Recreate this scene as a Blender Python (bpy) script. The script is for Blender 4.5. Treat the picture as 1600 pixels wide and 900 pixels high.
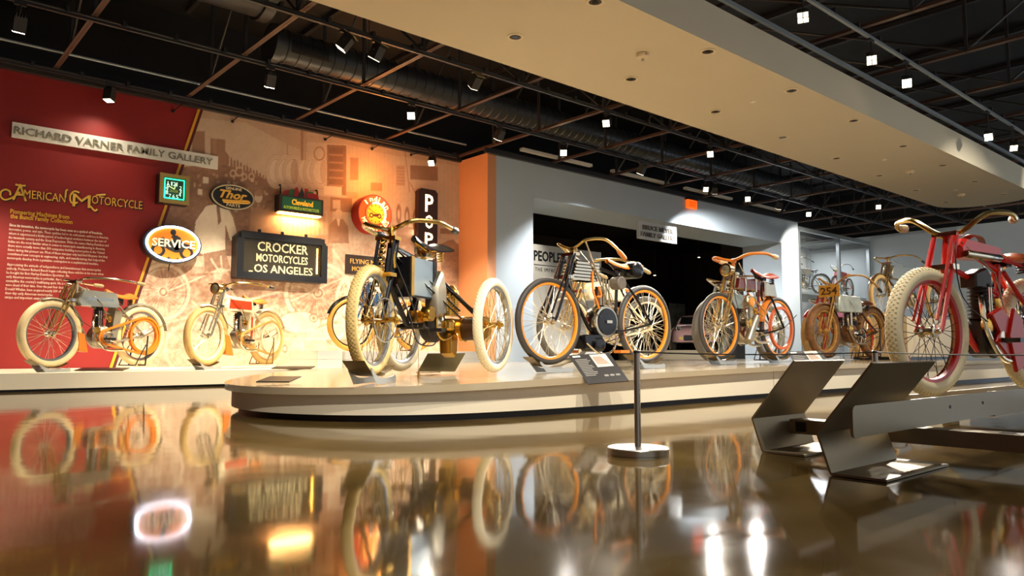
import bpy, math, random
import numpy as np
from mathutils import Vector, Matrix
random.seed(7)
scene = bpy.context.scene
for _o in list(bpy.data.objects): bpy.data.objects.remove(_o)
COL = scene.collection
R2 = math.radians

# ------------------------------------------------------------------ camera
FPX, CAMH = 1180.0, 0.43
PITCH = math.atan(100.0/FPX)               # horizon sits at row 550 of 900
YAW = math.radians(41.26)                  # view direction, measured from +Y towards +X
cam_data = bpy.data.cameras.new('camera'); cam_data.sensor_width = 36.0
cam_data.lens = 36.0*FPX/1600.0; cam_data.clip_start = 0.02; cam_data.clip_end = 200
cam = bpy.data.objects.new('camera', cam_data); COL.objects.link(cam)
cam.location = (0, 0, CAMH)
cam.rotation_euler = (math.pi/2+PITCH, 0, -YAW)
scene.camera = cam
CAMROT = Matrix.Rotation(-YAW, 3, 'Z') @ Matrix.Rotation(math.pi/2+PITCH, 3, 'X')

# ------------------------------------------------------------------ view, world
scene.view_settings.view_transform = 'Standard'
scene.view_settings.look = 'None'
scene.view_settings.exposure = 0.5
scene.view_settings.gamma = 1.0
scene.view_settings.use_curve_mapping = False
world = bpy.data.worlds.new('world'); scene.world = world; world.use_nodes = True
world.node_tree.nodes['Background'].inputs[0].default_value = (0.95, 0.97, 1.0, 1)
world.node_tree.nodes['Background'].inputs[1].default_value = 0.45

# ------------------------------------------------------------------ pixel helpers
def ray(px, py):
    return (CAMROT @ Vector((px-800.0, -(py-450.0), -FPX))).normalized()
def onY(px, py, Y):
    d = ray(px, py); t = Y/d.y; return Vector((d.x*t, Y, CAMH+d.z*t))
def onX(px, py, X):
    d = ray(px, py); t = X/d.x; return Vector((X, d.y*t, CAMH+d.z*t))
def onZ(px, py, z):
    d = ray(px, py); t = (z-CAMH)/d.z; return Vector((d.x*t, d.y*t, z))
def atD(px, py, D):
    d = ray(px, py); f = Vector((math.sin(YAW), math.cos(YAW), 0)); t = D/d.dot(f)
    return Vector((d.x*t, d.y*t, CAMH+d.z*t))

def project_px(P):
    q = CAMROT.transposed() @ (Vector(P)-Vector((0, 0, CAMH))); return 800+FPX*q.x/(-q.z), 450-FPX*q.y/(-q.z)
# ------------------------------------------------------------------ materials
def s2l(c):
    c = c/255.0
    return c/12.92 if c <= 0.04045 else ((c+0.055)/1.055)**2.4
def rgb(r, g, b): return (s2l(r), s2l(g), s2l(b), 1.0)
MATS = {}
def mat(name, col, rough=0.5, metal=0.0, emit=0.0, ecol=None, noise=0.0, nscale=8.0, bump=0.0, bscale=60.0, coat=0.0, alpha=None, trans=0.0):
    if name in MATS: return MATS[name]
    m = bpy.data.materials.new(name); m.use_nodes = True; nt = m.node_tree
    b = nt.nodes['Principled BSDF']
    b.inputs['Base Color'].default_value = col; b.inputs['Roughness'].default_value = rough
    b.inputs['Metallic'].default_value = metal
    if coat: b.inputs['Coat Weight'].default_value = coat; b.inputs['Coat Roughness'].default_value = 0.08
    if trans: b.inputs['Transmission Weight'].default_value = trans
    if alpha is not None: b.inputs['Alpha'].default_value = alpha
    if emit:
        b.inputs['Emission Color'].default_value = ecol or col; b.inputs['Emission Strength'].default_value = emit
    if noise or bump:
        tc = nt.nodes.new('ShaderNodeTexCoord')
    if noise:
        n = nt.nodes.new('ShaderNodeTexNoise'); n.inputs['Scale'].default_value = nscale; n.inputs['Detail'].default_value = 5
        nt.links.new(tc.outputs['Object'], n.inputs['Vector'])
        mr = nt.nodes.new('ShaderNodeMapRange'); mr.inputs['From Min'].default_value = 0.3; mr.inputs['From Max'].default_value = 0.7
        mr.inputs['To Min'].default_value = 1-noise; mr.inputs['To Max'].default_value = 1+noise
        nt.links.new(n.outputs['Fac'], mr.inputs['Value'])
        mx = nt.nodes.new('ShaderNodeVectorMath'); mx.operation = 'SCALE'; mx.inputs[0].default_value = col[:3]
        nt.links.new(mr.outputs['Result'], mx.inputs['Scale']); nt.links.new(mx.outputs['Vector'], b.inputs['Base Color'])
    if bump:
        n2 = nt.nodes.new('ShaderNodeTexNoise'); n2.inputs['Scale'].default_value = bscale; n2.inputs['Detail'].default_value = 3
        nt.links.new(tc.outputs['Object'], n2.inputs['Vector'])
        bp = nt.nodes.new('ShaderNodeBump'); bp.inputs['Strength'].default_value = bump; bp.inputs['Distance'].default_value = 0.01
        nt.links.new(n2.outputs['Fac'], bp.inputs['Height']); nt.links.new(bp.outputs['Normal'], b.inputs['Normal'])
    MATS[name] = m
    return m

# ------------------------------------------------------------------ mesh builder
class MB:
    def __init__(s): s.v = []; s.f = []
    def add(s, vs, fs):
        o = len(s.v); s.v.extend([tuple(p) for p in vs]); s.f.extend([tuple(i+o for i in f) for f in fs]); return s
    def xf(s, M, start=0):
        s.v[start:] = [tuple(M @ Vector(p)) for p in s.v[start:]]; return s
    def box(s, x0, x1, y0, y1, z0, z1):
        vs = [(x, y, z) for z in (z0, z1) for y in (y0, y1) for x in (x0, x1)]
        return s.add(vs, [(0,2,3,1),(4,5,7,6),(0,1,5,4),(2,6,7,3),(0,4,6,2),(1,3,7,5)])
    def quad(s, a, b, c, d): return s.add([a, b, c, d], [(0,1,2,3)])
    def tube(s, pts, r, n=8, closed=False, caps=True):
        pts = [Vector(p) for p in pts]; m = len(pts)
        rs = r if isinstance(r, (list, tuple)) else [r]*m
        prev = None; vs = []
        for i, p in enumerate(pts):
            if closed: t = pts[(i+1) % m]-pts[i-1]
            else: t = pts[min(i+1, m-1)]-pts[max(i-1, 0)]
            if t.length < 1e-9: t = Vector((0,0,1))
            t.normalize()
            if prev is None:
                a = Vector((0,0,1)) if abs(t.z) < 0.9 else Vector((1,0,0))
                u = t.cross(a).normalized()
            else:
                u = (prev-t*prev.dot(t))
                u = u.normalized() if u.length > 1e-6 else t.orthogonal().normalized()
            prev = u; w = t.cross(u)
            for k in range(n):
                a = 2*math.pi*k/n; vs.append(p+(u*math.cos(a)+w*math.sin(a))*rs[i])
        fs = []
        for i in range(m if closed else m-1):
            j = (i+1) % m
            for k in range(n):
                k2 = (k+1) % n; fs.append((i*n+k, i*n+k2, j*n+k2, j*n+k))
        if caps and not closed:
            fs.append(tuple(range(n-1, -1, -1))); fs.append(tuple((m-1)*n+k for k in range(n)))
        return s.add(vs, fs)
    def lathe(s, prof, c=(0,0,0), axis='Z', n=24, caps=True):
        """prof: list of (radius, height along axis)"""
        vs = []
        for (r, h) in prof:
            for k in range(n):
                a = 2*math.pi*k/n; x, y = r*math.cos(a), r*math.sin(a)
                p = (x, y, h) if axis == 'Z' else ((x, h, y) if axis == 'Y' else (h, x, y))
                vs.append((p[0]+c[0], p[1]+c[1], p[2]+c[2]))
        fs = []
        for i in range(len(prof)-1):
            for k in range(n):
                k2 = (k+1) % n; q = (i*n+k, i*n+k2, (i+1)*n+k2, (i+1)*n+k); fs.append(q if axis != 'Y' else q[::-1])
        if caps:
            a = tuple(range(n-1, -1, -1)); b = tuple((len(prof)-1)*n+k for k in range(n))
            fs += [a, b] if axis != 'Y' else [a[::-1], b[::-1]]
        return s.add(vs, fs)
    def prism(s, poly, y0, y1, bev=0.0, axis='Y'):
        """poly in (x,z), extruded along y, with edges eased by bev"""
        n = len(poly); cx = sum(p[0] for p in poly)/n; cz = sum(p[1] for p in poly)/n
        def ring(y, k):
            out = []
            for (x, z) in poly:
                dx, dz = x-cx, z-cz; L = math.hypot(dx, dz) or 1; q = max(0, (L-k))/L
                out.append((cx+dx*q, y, cz+dz*q))
            return out
        rings = [ring(y0, bev), ring(y0+bev, 0), ring(y1-bev, 0), ring(y1, bev)] if bev else [ring(y0, 0), ring(y1, 0)]
        vs = [p for r in rings for p in r]; fs = []
        for i in range(len(rings)-1):
            for k in range(n):
                k2 = (k+1) % n; fs.append((i*n+k, i*n+k2, (i+1)*n+k2, (i+1)*n+k))
        fs.append(tuple(range(n-1, -1, -1))); fs.append(tuple((len(rings)-1)*n+k for k in range(n)))
        if axis == 'Z': vs = [(x, z, y) for (x, y, z) in vs]; fs = [f[::-1] for f in fs]
        if axis == 'X': vs = [(y, x, z) for (x, y, z) in vs]; fs = [f[::-1] for f in fs]
        return s.add(vs, fs)
    def torus(s, R, r, c=(0,0,0), n=48, m=10, rx=None):
        """ring around Y"""
        rx = rx or r; vs = []; fs = []
        for i in range(n):
            a = 2*math.pi*i/n
            for k in range(m):
                b = 2*math.pi*k/m; q = R+r*math.cos(b)
                vs.append((c[0]+q*math.cos(a), c[1]+rx*math.sin(b), c[2]+q*math.sin(a)))
        for i in range(n):
            for k in range(m):
                i2, k2 = (i+1) % n, (k+1) % m
                fs.append((i*m+k, i*m+k2, i2*m+k2, i2*m+k))
        return s.add(vs, fs)
    def sphere(s, c, r, n=12, m=8, sc=(1,1,1)):
        prof = [(max(1e-4, r*math.sin(math.pi*i/m)), -r*math.cos(math.pi*i/m)) for i in range(m+1)]
        st = len(s.v); s.lathe(prof, (0,0,0), 'Z', n)
        s.v[st:] = [(c[0]+x*sc[0], c[1]+y*sc[1], c[2]+z*sc[2]) for (x, y, z) in s.v[st:]]; return s
    def obj(s, name, material, parent=None, ang=38, fix=True):
        me = bpy.data.meshes.new(name); me.from_pydata(s.v, [], s.f); me.update()
        if fix:
            import bmesh
            bm = bmesh.new(); bm.from_mesh(me); bmesh.ops.recalc_face_normals(bm, faces=bm.faces); bm.to_mesh(me); bm.free()
        me.materials.append(material)
        me.polygons.foreach_set('use_smooth', [True]*len(me.polygons))
        if ang: me.set_sharp_from_angle(angle=R2(ang))
        o = bpy.data.objects.new(name, me); COL.objects.link(o)
        if parent is not None: o.parent = parent
        return o

def tag(o, label, cat, group=None, kind=None):
    o['label'] = label
    if cat: o['category'] = cat
    if group: o['group'] = group
    if kind: o['kind'] = kind
    return o
def struct(o, label=None):
    o['kind'] = 'structure'
    if label: o['label'] = label
    return o
def empty(name, loc=(0,0,0), rz=0.0, parent=None, scale=1.0):
    o = bpy.data.objects.new(name, None); COL.objects.link(o); o.empty_display_size = 0.1
    o.location = loc; o.rotation_euler = (0, 0, rz); o.scale = (scale,)*3
    if parent is not None: o.parent = parent
    return o
def smooth(pts, k=6):
    P = [Vector(p) for p in pts]; out = []
    for i in range(len(P)-1):
        a, b, c, d = P[max(i-1, 0)], P[i], P[i+1], P[min(i+2, len(P)-1)]
        for j in range(k):
            t = j/k
            out.append(0.5*((2*b)+(c-a)*t+(2*a-5*b+4*c-d)*t*t+(3*b-a-3*c+d)*t*t*t))
    out.append(P[-1]); return out
def text_geo(body, extrude=0.0, bold=0.0, spacing=1.0, res=2, shear=0.0):
    cu = bpy.data.curves.new('lettering', 'FONT'); cu.body = body; cu.size = 1.0; cu.extrude = extrude
    cu.offset = bold; cu.space_character = spacing; cu.resolution_u = res; cu.shear = shear
    o = bpy.data.objects.new('lettering', cu); COL.objects.link(o)
    dg = bpy.context.evaluated_depsgraph_get()
    me = bpy.data.meshes.new_from_object(o.evaluated_get(dg))
    vs = [tuple(v.co) for v in me.vertices]; fs = [tuple(p.vertices) for p in me.polygons]
    bpy.data.objects.remove(o); bpy.data.meshes.remove(me); bpy.data.curves.remove(cu)
    return vs, fs
def text_box(mb, body, O, U, V, w, h, depth=0.004, bold=0.0, spacing=1.0, res=2, shear=0.0, N=None, fith=None):
    """lettering fitted to a w x h box whose lower-left corner is O, along unit vectors U (right) and V (up)"""
    vs, fs = text_geo(body, 0.02, bold, spacing, res, shear)
    xs = [v[0] for v in vs]; ys = [v[1] for v in vs]
    x0, x1, y0, y1 = min(xs), max(xs), min(ys), max(ys)
    if fith: y0, y1 = fith
    O, U, V = Vector(O), Vector(U), Vector(V); N = Vector(N) if N else U.cross(V)
    out = [O+U*((x-x0)/(x1-x0)*w)+V*((y-y0)/(y1-y0)*h)+N*((z+0.02)/0.04*depth) for (x, y, z) in vs]
    return mb.add(out, fs)
ORD = ['first','second','third','fourth','fifth','sixth','seventh','eighth','ninth','tenth','eleventh','twelfth','thirteenth','fourteenth','fifteenth','sixteenth','seventeenth','eighteenth','nineteenth','twentieth']

# ------------------------------------------------------------------ key dimensions
YW, YG, YB = 12.4, 11.45, 12.75            # mural wall, grey gallery wall, back of the opening
XC = 9.4                                    # where the wall steps forward
XE, XF = 21.7, 26.9                         # end of grey wall, far wall
ZT = 4.4                                    # top of the walls
M_red = mat('red_wall_paint', rgb(142, 20, 10), 0.6, noise=0.06, nscale=1.2)
M_orange = mat('orange_wall_paint', rgb(216, 148, 100), 0.65, noise=0.03, nscale=1.0)
M_grey = mat('pale_grey_wall_paint', rgb(186, 196, 200), 0.7, noise=0.03, nscale=0.8)
M_dark = mat('dark_room_paint', rgb(58, 56, 54), 0.7)
M_black = mat('black_ceiling_paint', rgb(20, 19, 18), 0.6, noise=0.2, nscale=3)
M_steel = mat('black_painted_steel', rgb(56, 55, 55), 0.42, 0.3)
M_beam = mat('primed_brown_steel', rgb(96, 72, 60), 0.5, 0.2)
M_white = mat('white_paint', rgb(232, 226, 212), 0.55)
M_soffit = mat('tan_plaster', rgb(206, 194, 166), 0.75, noise=0.02, nscale=0.7)

# floor: polished concrete
def floor_material():
    m = bpy.data.materials.new('polished_concrete'); m.use_nodes = True; nt = m.node_tree; L = nt.links
    b = nt.nodes['Principled BSDF']; tc = nt.nodes.new('ShaderNodeTexCoord')
    n1 = nt.nodes.new('ShaderNodeTexNoise'); n1.inputs['Scale'].default_value = 0.9; n1.inputs['Detail'].default_value = 8; n1.inputs['Roughness'].default_value = 0.62
    L.new(tc.outputs['Object'], n1.inputs['Vector'])
    cr = nt.nodes.new('ShaderNodeValToRGB')
    cr.color_ramp.elements[0].position = 0.30; cr.color_ramp.elements[0].color = rgb(64, 47, 20)
    cr.color_ramp.elements[1].position = 0.72; cr.color_ramp.elements[1].color = rgb(112, 91, 50)
    L.new(n1.outputs['Fac'], cr.inputs['Fac']); L.new(cr.outputs['Color'], b.inputs['Base Color'])
    n2 = nt.nodes.new('ShaderNodeTexNoise'); n2.inputs['Scale'].default_value = 3.0; n2.inputs['Detail'].default_value = 6
    L.new(tc.outputs['Object'], n2.inputs['Vector'])
    mr = nt.nodes.new('ShaderNodeMapRange'); mr.inputs['To Min'].default_value = 0.03; mr.inputs['To Max'].default_value = 0.10
    L.new(n2.outputs['Fac'], mr.inputs['Value']); L.new(mr.outputs['Result'], b.inputs['Roughness'])
    n3 = nt.nodes.new('ShaderNodeTexNoise'); n3.inputs['Scale'].default_value = 1.8; n3.inputs['Detail'].default_value = 2
    L.new(tc.outputs['Object'], n3.inputs['Vector'])
    bp = nt.nodes.new('ShaderNodeBump'); bp.inputs['Strength'].default_value = 0.17; bp.inputs['Distance'].default_value = 0.01
    L.new(n3.outputs['Fac'], bp.inputs['Height']); L.new(bp.outputs['Normal'], b.inputs['Normal'])
    b.inputs['IOR'].default_value = 1.45
    return m
M_floor = floor_material()
struct(MB().box(-9, 36, -7, 30, -0.2, 0).obj('floor', M_floor), 'polished brown concrete floor mirroring the exhibits')
struct(MB().box(-9, 36, -7, 30, 6.0, 6.1).obj('ceiling', M_black), 'black roof deck above the exposed trusses')

# walls
struct(MB().box(-9, XC+0.2, YW, YW+0.3, 0, ZT).obj('wall_back', M_red), 'deep red painted gallery wall behind the motorcycles')
struct(MB().box(XC, XC+0.42, YG+0.002, YW, 0, ZT).obj('wall_return', M_orange), 'orange wall step beside the mural')
xo = onY(775, 400, YG).x
struct(MB().box(XC-0.002, xo, YG-0.001, YG+0.05, 0, ZT).obj('trim_1', M_orange), 'orange painted strip wrapping the wall corner')
OX0, OX1, OZ = onY(833, 400, YG).x, onY(1222, 420, YG).x, 3.66
struct(MB().box(xo, OX0, YG, YB, 0, ZT).box(OX0, OX1, YG, YB, OZ, ZT).box(OX1, XE, YG, YB, 0, ZT).obj('wall_right', M_grey),
       'pale grey wall with a wide opening into the next gallery')
struct(MB().box(XF, XF+0.3, -7, 14.1, 0, ZT+0.1).obj('wall_far', M_grey), 'pale grey wall closing the far end of the hall')
struct(MB().box(XE, XF, 13.9, 14.1, 0, ZT+1.6).obj('wall_case', mat('case_back_paint', rgb(222, 220, 212), 0.7)), 'white wall behind the glass display case')
struct(MB().box(-9, -8.8, -7, YW, 0, 6).obj('wall_left', M_red), 'red wall at the left end of the gallery')
# next gallery through the opening
struct(MB().box(XC-4, 36, 26, 26.2, 0, 6).obj('wall_gallery', M_dark), 'dark wall of the neighbouring car gallery')
struct(MB().box(35.8, 36, 13.9, 26, 0, 6).box(XF, 36, 13.9, 14.1, 0, 6).obj('wall_gallery_end', M_dark), 'dark end wall of the neighbouring car gallery')
struct(MB().box(XC-4.2, XC-4, YB, 26, 0, 6).obj('wall_gallery_side', M_dark), 'dark side wall of the neighbouring car gallery')

struct(MB().box(-9, 36, YW+0.3, YW+0.4, ZT, 6.0).box(XF+0.3, XF+0.4, -7, YW+0.3, ZT, 6.0).obj('wall_upper', M_black), 'black upper wall above the gallery walls')
# top trims along the walls (black ledge and slim pale ledge)
struct(MB().box(-9, XC, YW-0.10, YW, ZT-0.03, ZT+0.10).obj('trim_2', M_steel), 'black ledge along the top of the mural wall')
struct(MB().box(XC-0.1, XE, YG-0.08, YG, ZT-0.02, ZT+0.08).obj('trim_3', M_steel), 'black ledge along the top of the grey wall')
for k, xx in enumerate([10.2, 13.0, 15.8, 18.6]):
    o = MB().box(xx, xx+2.1, YG-0.16, YG-0.06, ZT+0.16, ZT+0.22).obj('batten_light', mat('pale_lamp_tube', rgb(235,230,215), 0.5))
    tag(o, 'slim pale batten light on top of the grey wall, %s from the orange corner' % ORD[k], 'lamp', 'batten lights above the grey wall')

# ------------------------------------------------------------------ dropped soffit
SZ, SY0, SY1 = 3.7, 4.45, 6.35
def soffit():
    pts = [(-6, SY0), (18.2, SY0)]
    for k in range(1, 9):
        a = -math.pi/2+math.pi/2*k/8; pts.append((18.2+0.8*math.cos(a), SY0+0.8+0.8*math.sin(a)))
    for k in range(0, 9):
        a = math.pi/2*k/8; pts.append((18.2+0.8*math.cos(a), SY1-0.8+0.8*math.sin(a)))
    pts.append((-6, SY1))
    o = MB().prism(pts, SZ, 4.14, 0, 'Z').obj('ceiling_soffit', M_soffit)
    struct(o, 'long tan plaster soffit hanging over the aisle with a rounded far end')
soffit()
tag(MB().box(-6, 19, SY0-0.06, SY0-0.02, 4.20, 4.25).obj('soffit_channel', mat('pale_channel', rgb(150,160,166), 0.4, 0.4)),
    'thin grey metal channel running above the soffit edge', 'rail')

# recessed downlights
M_ring = mat('cream_ring', rgb(222, 206, 172), 0.5)
M_baffle = mat('dark_baffle', rgb(40, 26, 12), 0.5)
dl = [(930,2),(805,57),(1106,80),(986,123),(1237,141),(1118,174),(1334,188),(1223,214),(1411,228),(1307,247),(1473,258),(1374,274),(1523,283),(1431,297),(1478,316),(1568,303)]
rows = []
for k, (px, py) in enumerate(dl):
    p = onZ(px, py, SZ); c = (p.x, p.y, SZ)
    if p.x > 18.7: continue
    e = empty('recessed_downlight', c)
    MB().lathe([(0.085,0.0),(0.085,-0.008),(0.062,-0.010),(0.062,0.0)], (0,0,0), 'Z', 24, False).obj('trim_ring', M_ring, e)
    MB().lathe([(0.060,-0.004),(0.045,-0.003)], (0,0,0), 'Z', 24).obj('baffle', M_baffle, e)
    MB().lathe([(0.03,-0.0075),(0.001,-0.0076)], (0,0,0), 'Z', 16, False).obj('lens', mat('black_lens', rgb(12,10,8), 0.2), e)
    tag(e, 'unlit round recessed downlight in the tan soffit, %s nearest the camera' % ORD[k], 'downlight', 'downlights in the soffit')
for k, (px, py) in enumerate([(1004,84),(1422,266),(1502,303)]):
    p = onZ(px, py, SZ)
    e = empty('smoke_detector', (p.x, p.y, SZ))
    MB().lathe([(0.06,0),(0.07,-0.01),(0.065,-0.04),(0.045,-0.055),(0.02,-0.06)], (0,0,0), 'Z', 20).obj('housing', M_ring, e)
    MB().lathe([(0.016,-0.06),(0.018,-0.075),(0.006,-0.085)], (0,0,0), 'Z', 10).obj('sensor_tip', mat('grey_plastic', rgb(150,145,135), 0.4), e)
    if k == 0: MB().box(-0.03, 0.0, -0.067, -0.062, -0.03, -0.018).obj('indicator', mat('red_print', rgb(170,40,30), 0.5), e)
    tag(e, ['round cream smoke detector with red mark, nearest on the soffit', 'small round smoke detector far along the soffit, left of its pair', 'smoke detector at the rounded far end of the soffit'][k], 'smoke detector')
for k, (px, py) in enumerate([(1176,158),(1382,249),(1494,297)]):
    p = onZ(px, py, SZ)
    o = MB().lathe([(0.035,0),(0.04,-0.006),(0.03,-0.014)], (p.x,p.y,SZ), 'Z', 16).obj('sprinkler_cover', mat('white_plastic', rgb(236,230,214), 0.4))
    tag(o, 'flat white sprinkler cover on the soffit, %s from the camera' % ORD[k], 'sprinkler')

# ------------------------------------------------------------------ roof trusses (run along Y, every 1.83 m along X)
ZC = 4.47
for k in range(-2, 14):
    X = 3.85+1.83*k
    if X > XF-0.3: break
    e = empty('roof_truss', (X, 0, ZC))
    y1 = (YW if X < XC else (YG if X < XE else 13.9))-0.02
    w = 0.035
    MB().box(-w, w, -6.5, y1, 0, 0.008).box(-0.004, 0.004, -6.5, y1, 0, 0.055).obj('bottom_chord', M_beam, e)
    MB().box(-w, w, -6.5, y1, 1.44, 1.52).obj('top_chord', M_steel, e)
    ys = [-4.5, -1.5, 1.3, 3.4, 6.7, 8.3, 9.9, 11.2] if X < XE else [-4.5, -1.5, 1.3, 3.4, 6.7, 8.3, 9.9, 11.2, 13]
    for j, yy in enumerate(ys):
        MB().box(-0.02, 0.02, yy-0.02, yy+0.02, 0.0, 1.45).obj('post', M_steel, e)
        if j+1 < len(ys):
            a, b = (ys[j], ys[j+1]) if j % 2 else (ys[j+1], ys[j])
            MB().tube([(0, a, 0.03), (0, b, 1.45)], 0.018, 6).obj('diagonal', M_steel, e)
    tag(e, 'dark steel roof truss crossing the ceiling, %s from the left' % ORD[k+2], 'truss', 'roof trusses')

# spiral duct
M_duct = mat('dark_spiral_duct', rgb(66, 68, 70), 0.34, 0.55)
prof = []
x = 4.55
while x < 20.5:
    prof += [(0.25, x), (0.25, x+0.15), (0.262, x+0.16), (0.262, x+0.185), (0.25, x+0.19)]; x += 0.19
e = empty('spiral_duct', (0, 10.65, 5.05))
MB().lathe(prof, (0,0,0), 'X', 28).obj('duct_pipe', M_duct, e)
MB().lathe([(0.30, 4.5),(0.30,4.62)], (0,0,0), 'X', 28).obj('end_collar', M_duct, e)
g = MB()
for j in range(8): g.box(4.75, 5.35, -0.27+0.0, -0.255, -0.16+j*0.026, -0.148+j*0.026)
g.obj('vent_grille', mat('black_grille', rgb(12,12,12), 0.5), e)
for j in range(6):
    MB().tube([(6.2+2.6*j, 0, 0.25), (6.2+2.6*j, 0, 0.95)], 0.008, 6).obj('hanger_rod', M_steel, e)
tag(e, 'long dark spiral air duct hung above the trusses', 'duct')
e = empty('large_duct', (0, 9.6, 5.35))
MB().lathe([(0.42,-4),(0.42,2.6),(0.45,2.62),(0.45,2.7),(0.42,2.72),(0.42,4.0)], (0,0,0), 'X', 28).obj('duct_pipe', M_steel, e)
MB().lathe([(0.46,3.9),(0.46,4.05)], (0,0,0), 'X', 28).obj('end_collar', M_steel, e)
tag(e, 'wide matte black air duct at the upper left ceiling', 'duct')

# pipes and conduits, right hand ceiling
for k, (yy, zz, r, x0, x1) in enumerate([(2.2,5.3,0.05,6,26),(0.6,5.1,0.07,8,26),(-0.6,5.4,0.04,9,26),(7.4,4.75,0.02,-4,26),(11.9,4.62,0.02,-4,9.2)]):
    o = MB().tube([(x0,yy,zz),(x1,yy,zz)], r, 10).obj('ceiling_pipe', mat('grey_conduit_cool_lit', rgb(140,150,156), 0.4, 0.4))  # grey raised and cooled to paint bluish light onto the pipes
    tag(o, ['grey ceiling pipe nearest the soffit on the right hand side', 'thick grey ceiling pipe high on the right', 'outermost thin grey ceiling pipe on the right', 'thin conduit above the trusses left of the soffit', 'thin conduit running just above the mural wall'][k], 'pipe')

# ------------------------------------------------------------------ lighting tracks
def track(Y, x0, x1, z, label, mm=None):
    mm = mm or M_steel
    e = empty('lighting_track', (0, Y, z))
    MB().box(x0, x1, -0.02, 0.02, 0, 0.035).obj('track_rail', mm, e)
    MB().tube([(x0,0.05,0.075),(x1,0.05,0.075)], 0.017, 8).obj('conduit', mm, e)
    g = MB(); x = x0+0.4
    while x < x1:
        g.box(x-0.02, x+0.02, -0.03, 0.075, 0.03, 0.1); x += 0.61
    o = g.obj('clamps', M_steel, e); o['kind'] = 'stuff'
    tag(e, label, 'track')
ZR = 4.36
track(12.08, -6, 9.1, ZR, 'black lighting track beside the mural wall')
track(9.85, -6, 26, ZR, 'black lighting track midway between mural wall and soffit')
track(8.1, -6, 26, ZR, 'black lighting track nearest the left edge of the soffit')
track(3.95, 2, 26, ZR, 'lighting track with painted-in cool light on the right of the soffit', mat('cool_lit_track', rgb(150,158,162), 0.4, 0.4))  # paler, cooler copy of the track steel, painting bluish light onto it
track(1.2, -2, 26, ZR, 'lighting track with painted-in cool light far to the right above the red motorcycle', mat('cool_lit_track', rgb(150,158,162), 0.4, 0.4))

M_lens = mat('lit_led_lens', rgb(255, 240, 205), 0.4, emit=14, ecol=rgb(255, 236, 196))
M_lens_dim = mat('dim_led_lens', rgb(255, 245, 220), 0.4, emit=2.5, ecol=rgb(255, 238, 205))
M_headback = mat('tan_heat_plate', rgb(150, 135, 98), 0.5)
WARM, NEUT = (1.0, 0.88, 0.70), (1.0, 0.93, 0.83)
def head(px, py, Y, aim, label, watt=0, col=WARM, size=60, blend=0.5, lens=None, s=1.0, plate=False, zoff=0):
    """track spotlight: yoke on the rail plus a square body aimed at a point"""
    p = onY(px, py, Y); p.z = min(p.z, ZR-0.17)
    e = empty('track_spotlight', (p.x, p.y, p.z))
    d = (Vector(aim)-p).normalized()
    q = d.to_track_quat('-Z', 'Y').to_matrix().to_4x4()
    a = 0.062*s
    b = MB().box(-a, a, -a, a, -0.07*s, 0.10*s)
    for k in range(4): b.box(-a*0.8+k*a*0.45, -a*0.8+k*a*0.45+0.008, -a*0.9, a*0.9, 0.10*s, 0.135*s)
    b.xf(q).obj('lamp_body', M_steel, e)
    l = MB()
    for ix in (-1, 1):
        for iy in (-1, 1):
            l.box(ix*a*0.48-a*0.40, ix*a*0.48+a*0.40, iy*a*0.48-a*0.40, iy*a*0.48+a*0.40, -0.078*s, -0.0705*s)
    l.xf(q).obj('led_lens', lens or M_lens_dim, e)
    if plate: MB().box(-a*1.15, a*1.15, -a*1.4, a*1.4, 0.137*s, 0.143*s).xf(q).obj('heat_plate', M_headback, e)
    y = MB().tube([(0,0,ZR-p.z),(0,0,0.10*s)], 0.012, 8)
    y.tube([tuple(q @ Vector((-a-0.012,0,0.03))), (0,0,0.11*s), tuple(q @ Vector((a+0.012,0,0.03)))], 0.007, 6)
    y.box(-0.06, 0.06, -0.018, 0.018, ZR-p.z-0.03, ZR-p.z)
    y.obj('yoke', M_steel, e)
    if watt:
        ld = bpy.data.lights.new('spot', 'SPOT'); ld.energy = watt; ld.color = col; ld.spot_size = R2(size); ld.spot_blend = blend; ld.shadow_soft_size = 0.05
        lo = bpy.data.objects.new('spot_light', ld); COL.objects.link(lo); lo.parent = e
        lo.location = d*0.12*s; lo.rotation_euler = d.to_track_quat('-Z', 'Y').to_euler()
    tag(e, label, 'spotlight', 'track spotlights')
    return e
LW = 2.0
head(30, 40, 9.85, (1.2, 11.6, 0.3), 'lit track spotlight at the far upper left corner', 260*LW, size=70, lens=M_lens)
head(171, 148, 12.08, (2.2, 11.6, 0.2), 'track spotlight hanging right above the gallery name board', 16*LW, size=150, blend=1.0)
head(422, 128, 9.85, (4.4, 11.5, 0.5), 'lit track spotlight above the small round black parts sign', 330*LW, size=65, lens=M_lens)
head(643, 178, 9.85, (3.4, 6.2, 0.2), 'glaring track spotlight facing out, left of the orange corner', 330*LW, size=75, lens=M_lens)
head(675, 243, 12.08, (5.2, 9.6, 0.1), 'glaring track spotlight close to the top of the mural', 260*LW, size=80, lens=M_lens)
head(780, 210, 9.85, (8.2, 11.9, 0.6), 'track spotlight beside the orange corner, aimed at the mural', 380*LW, size=60)
head(880, 235, 9.85, (6.4, 5.6, 0.2), 'glaring track spotlight over the left of the grey wall', 190*LW, NEUT, 70, lens=M_lens)
head(1002, 264, 9.85, (12, 11.2, 1.5), 'track spotlight tilted at the grey wall, left of the exit sign', 520*LW, (0.95,0.97,1.0), 100)
head(1102, 294, 9.85, (11, 6.2, 0.3), 'four-cell track spotlight right of the exit sign, left of a pair', 220*LW, NEUT, 60)
head(1117, 297, 9.85, (17, 11.3, 1.5), 'track spotlight right of the exit sign, right of a pair', 480*LW, (0.95,0.97,1.0), 100)
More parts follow.
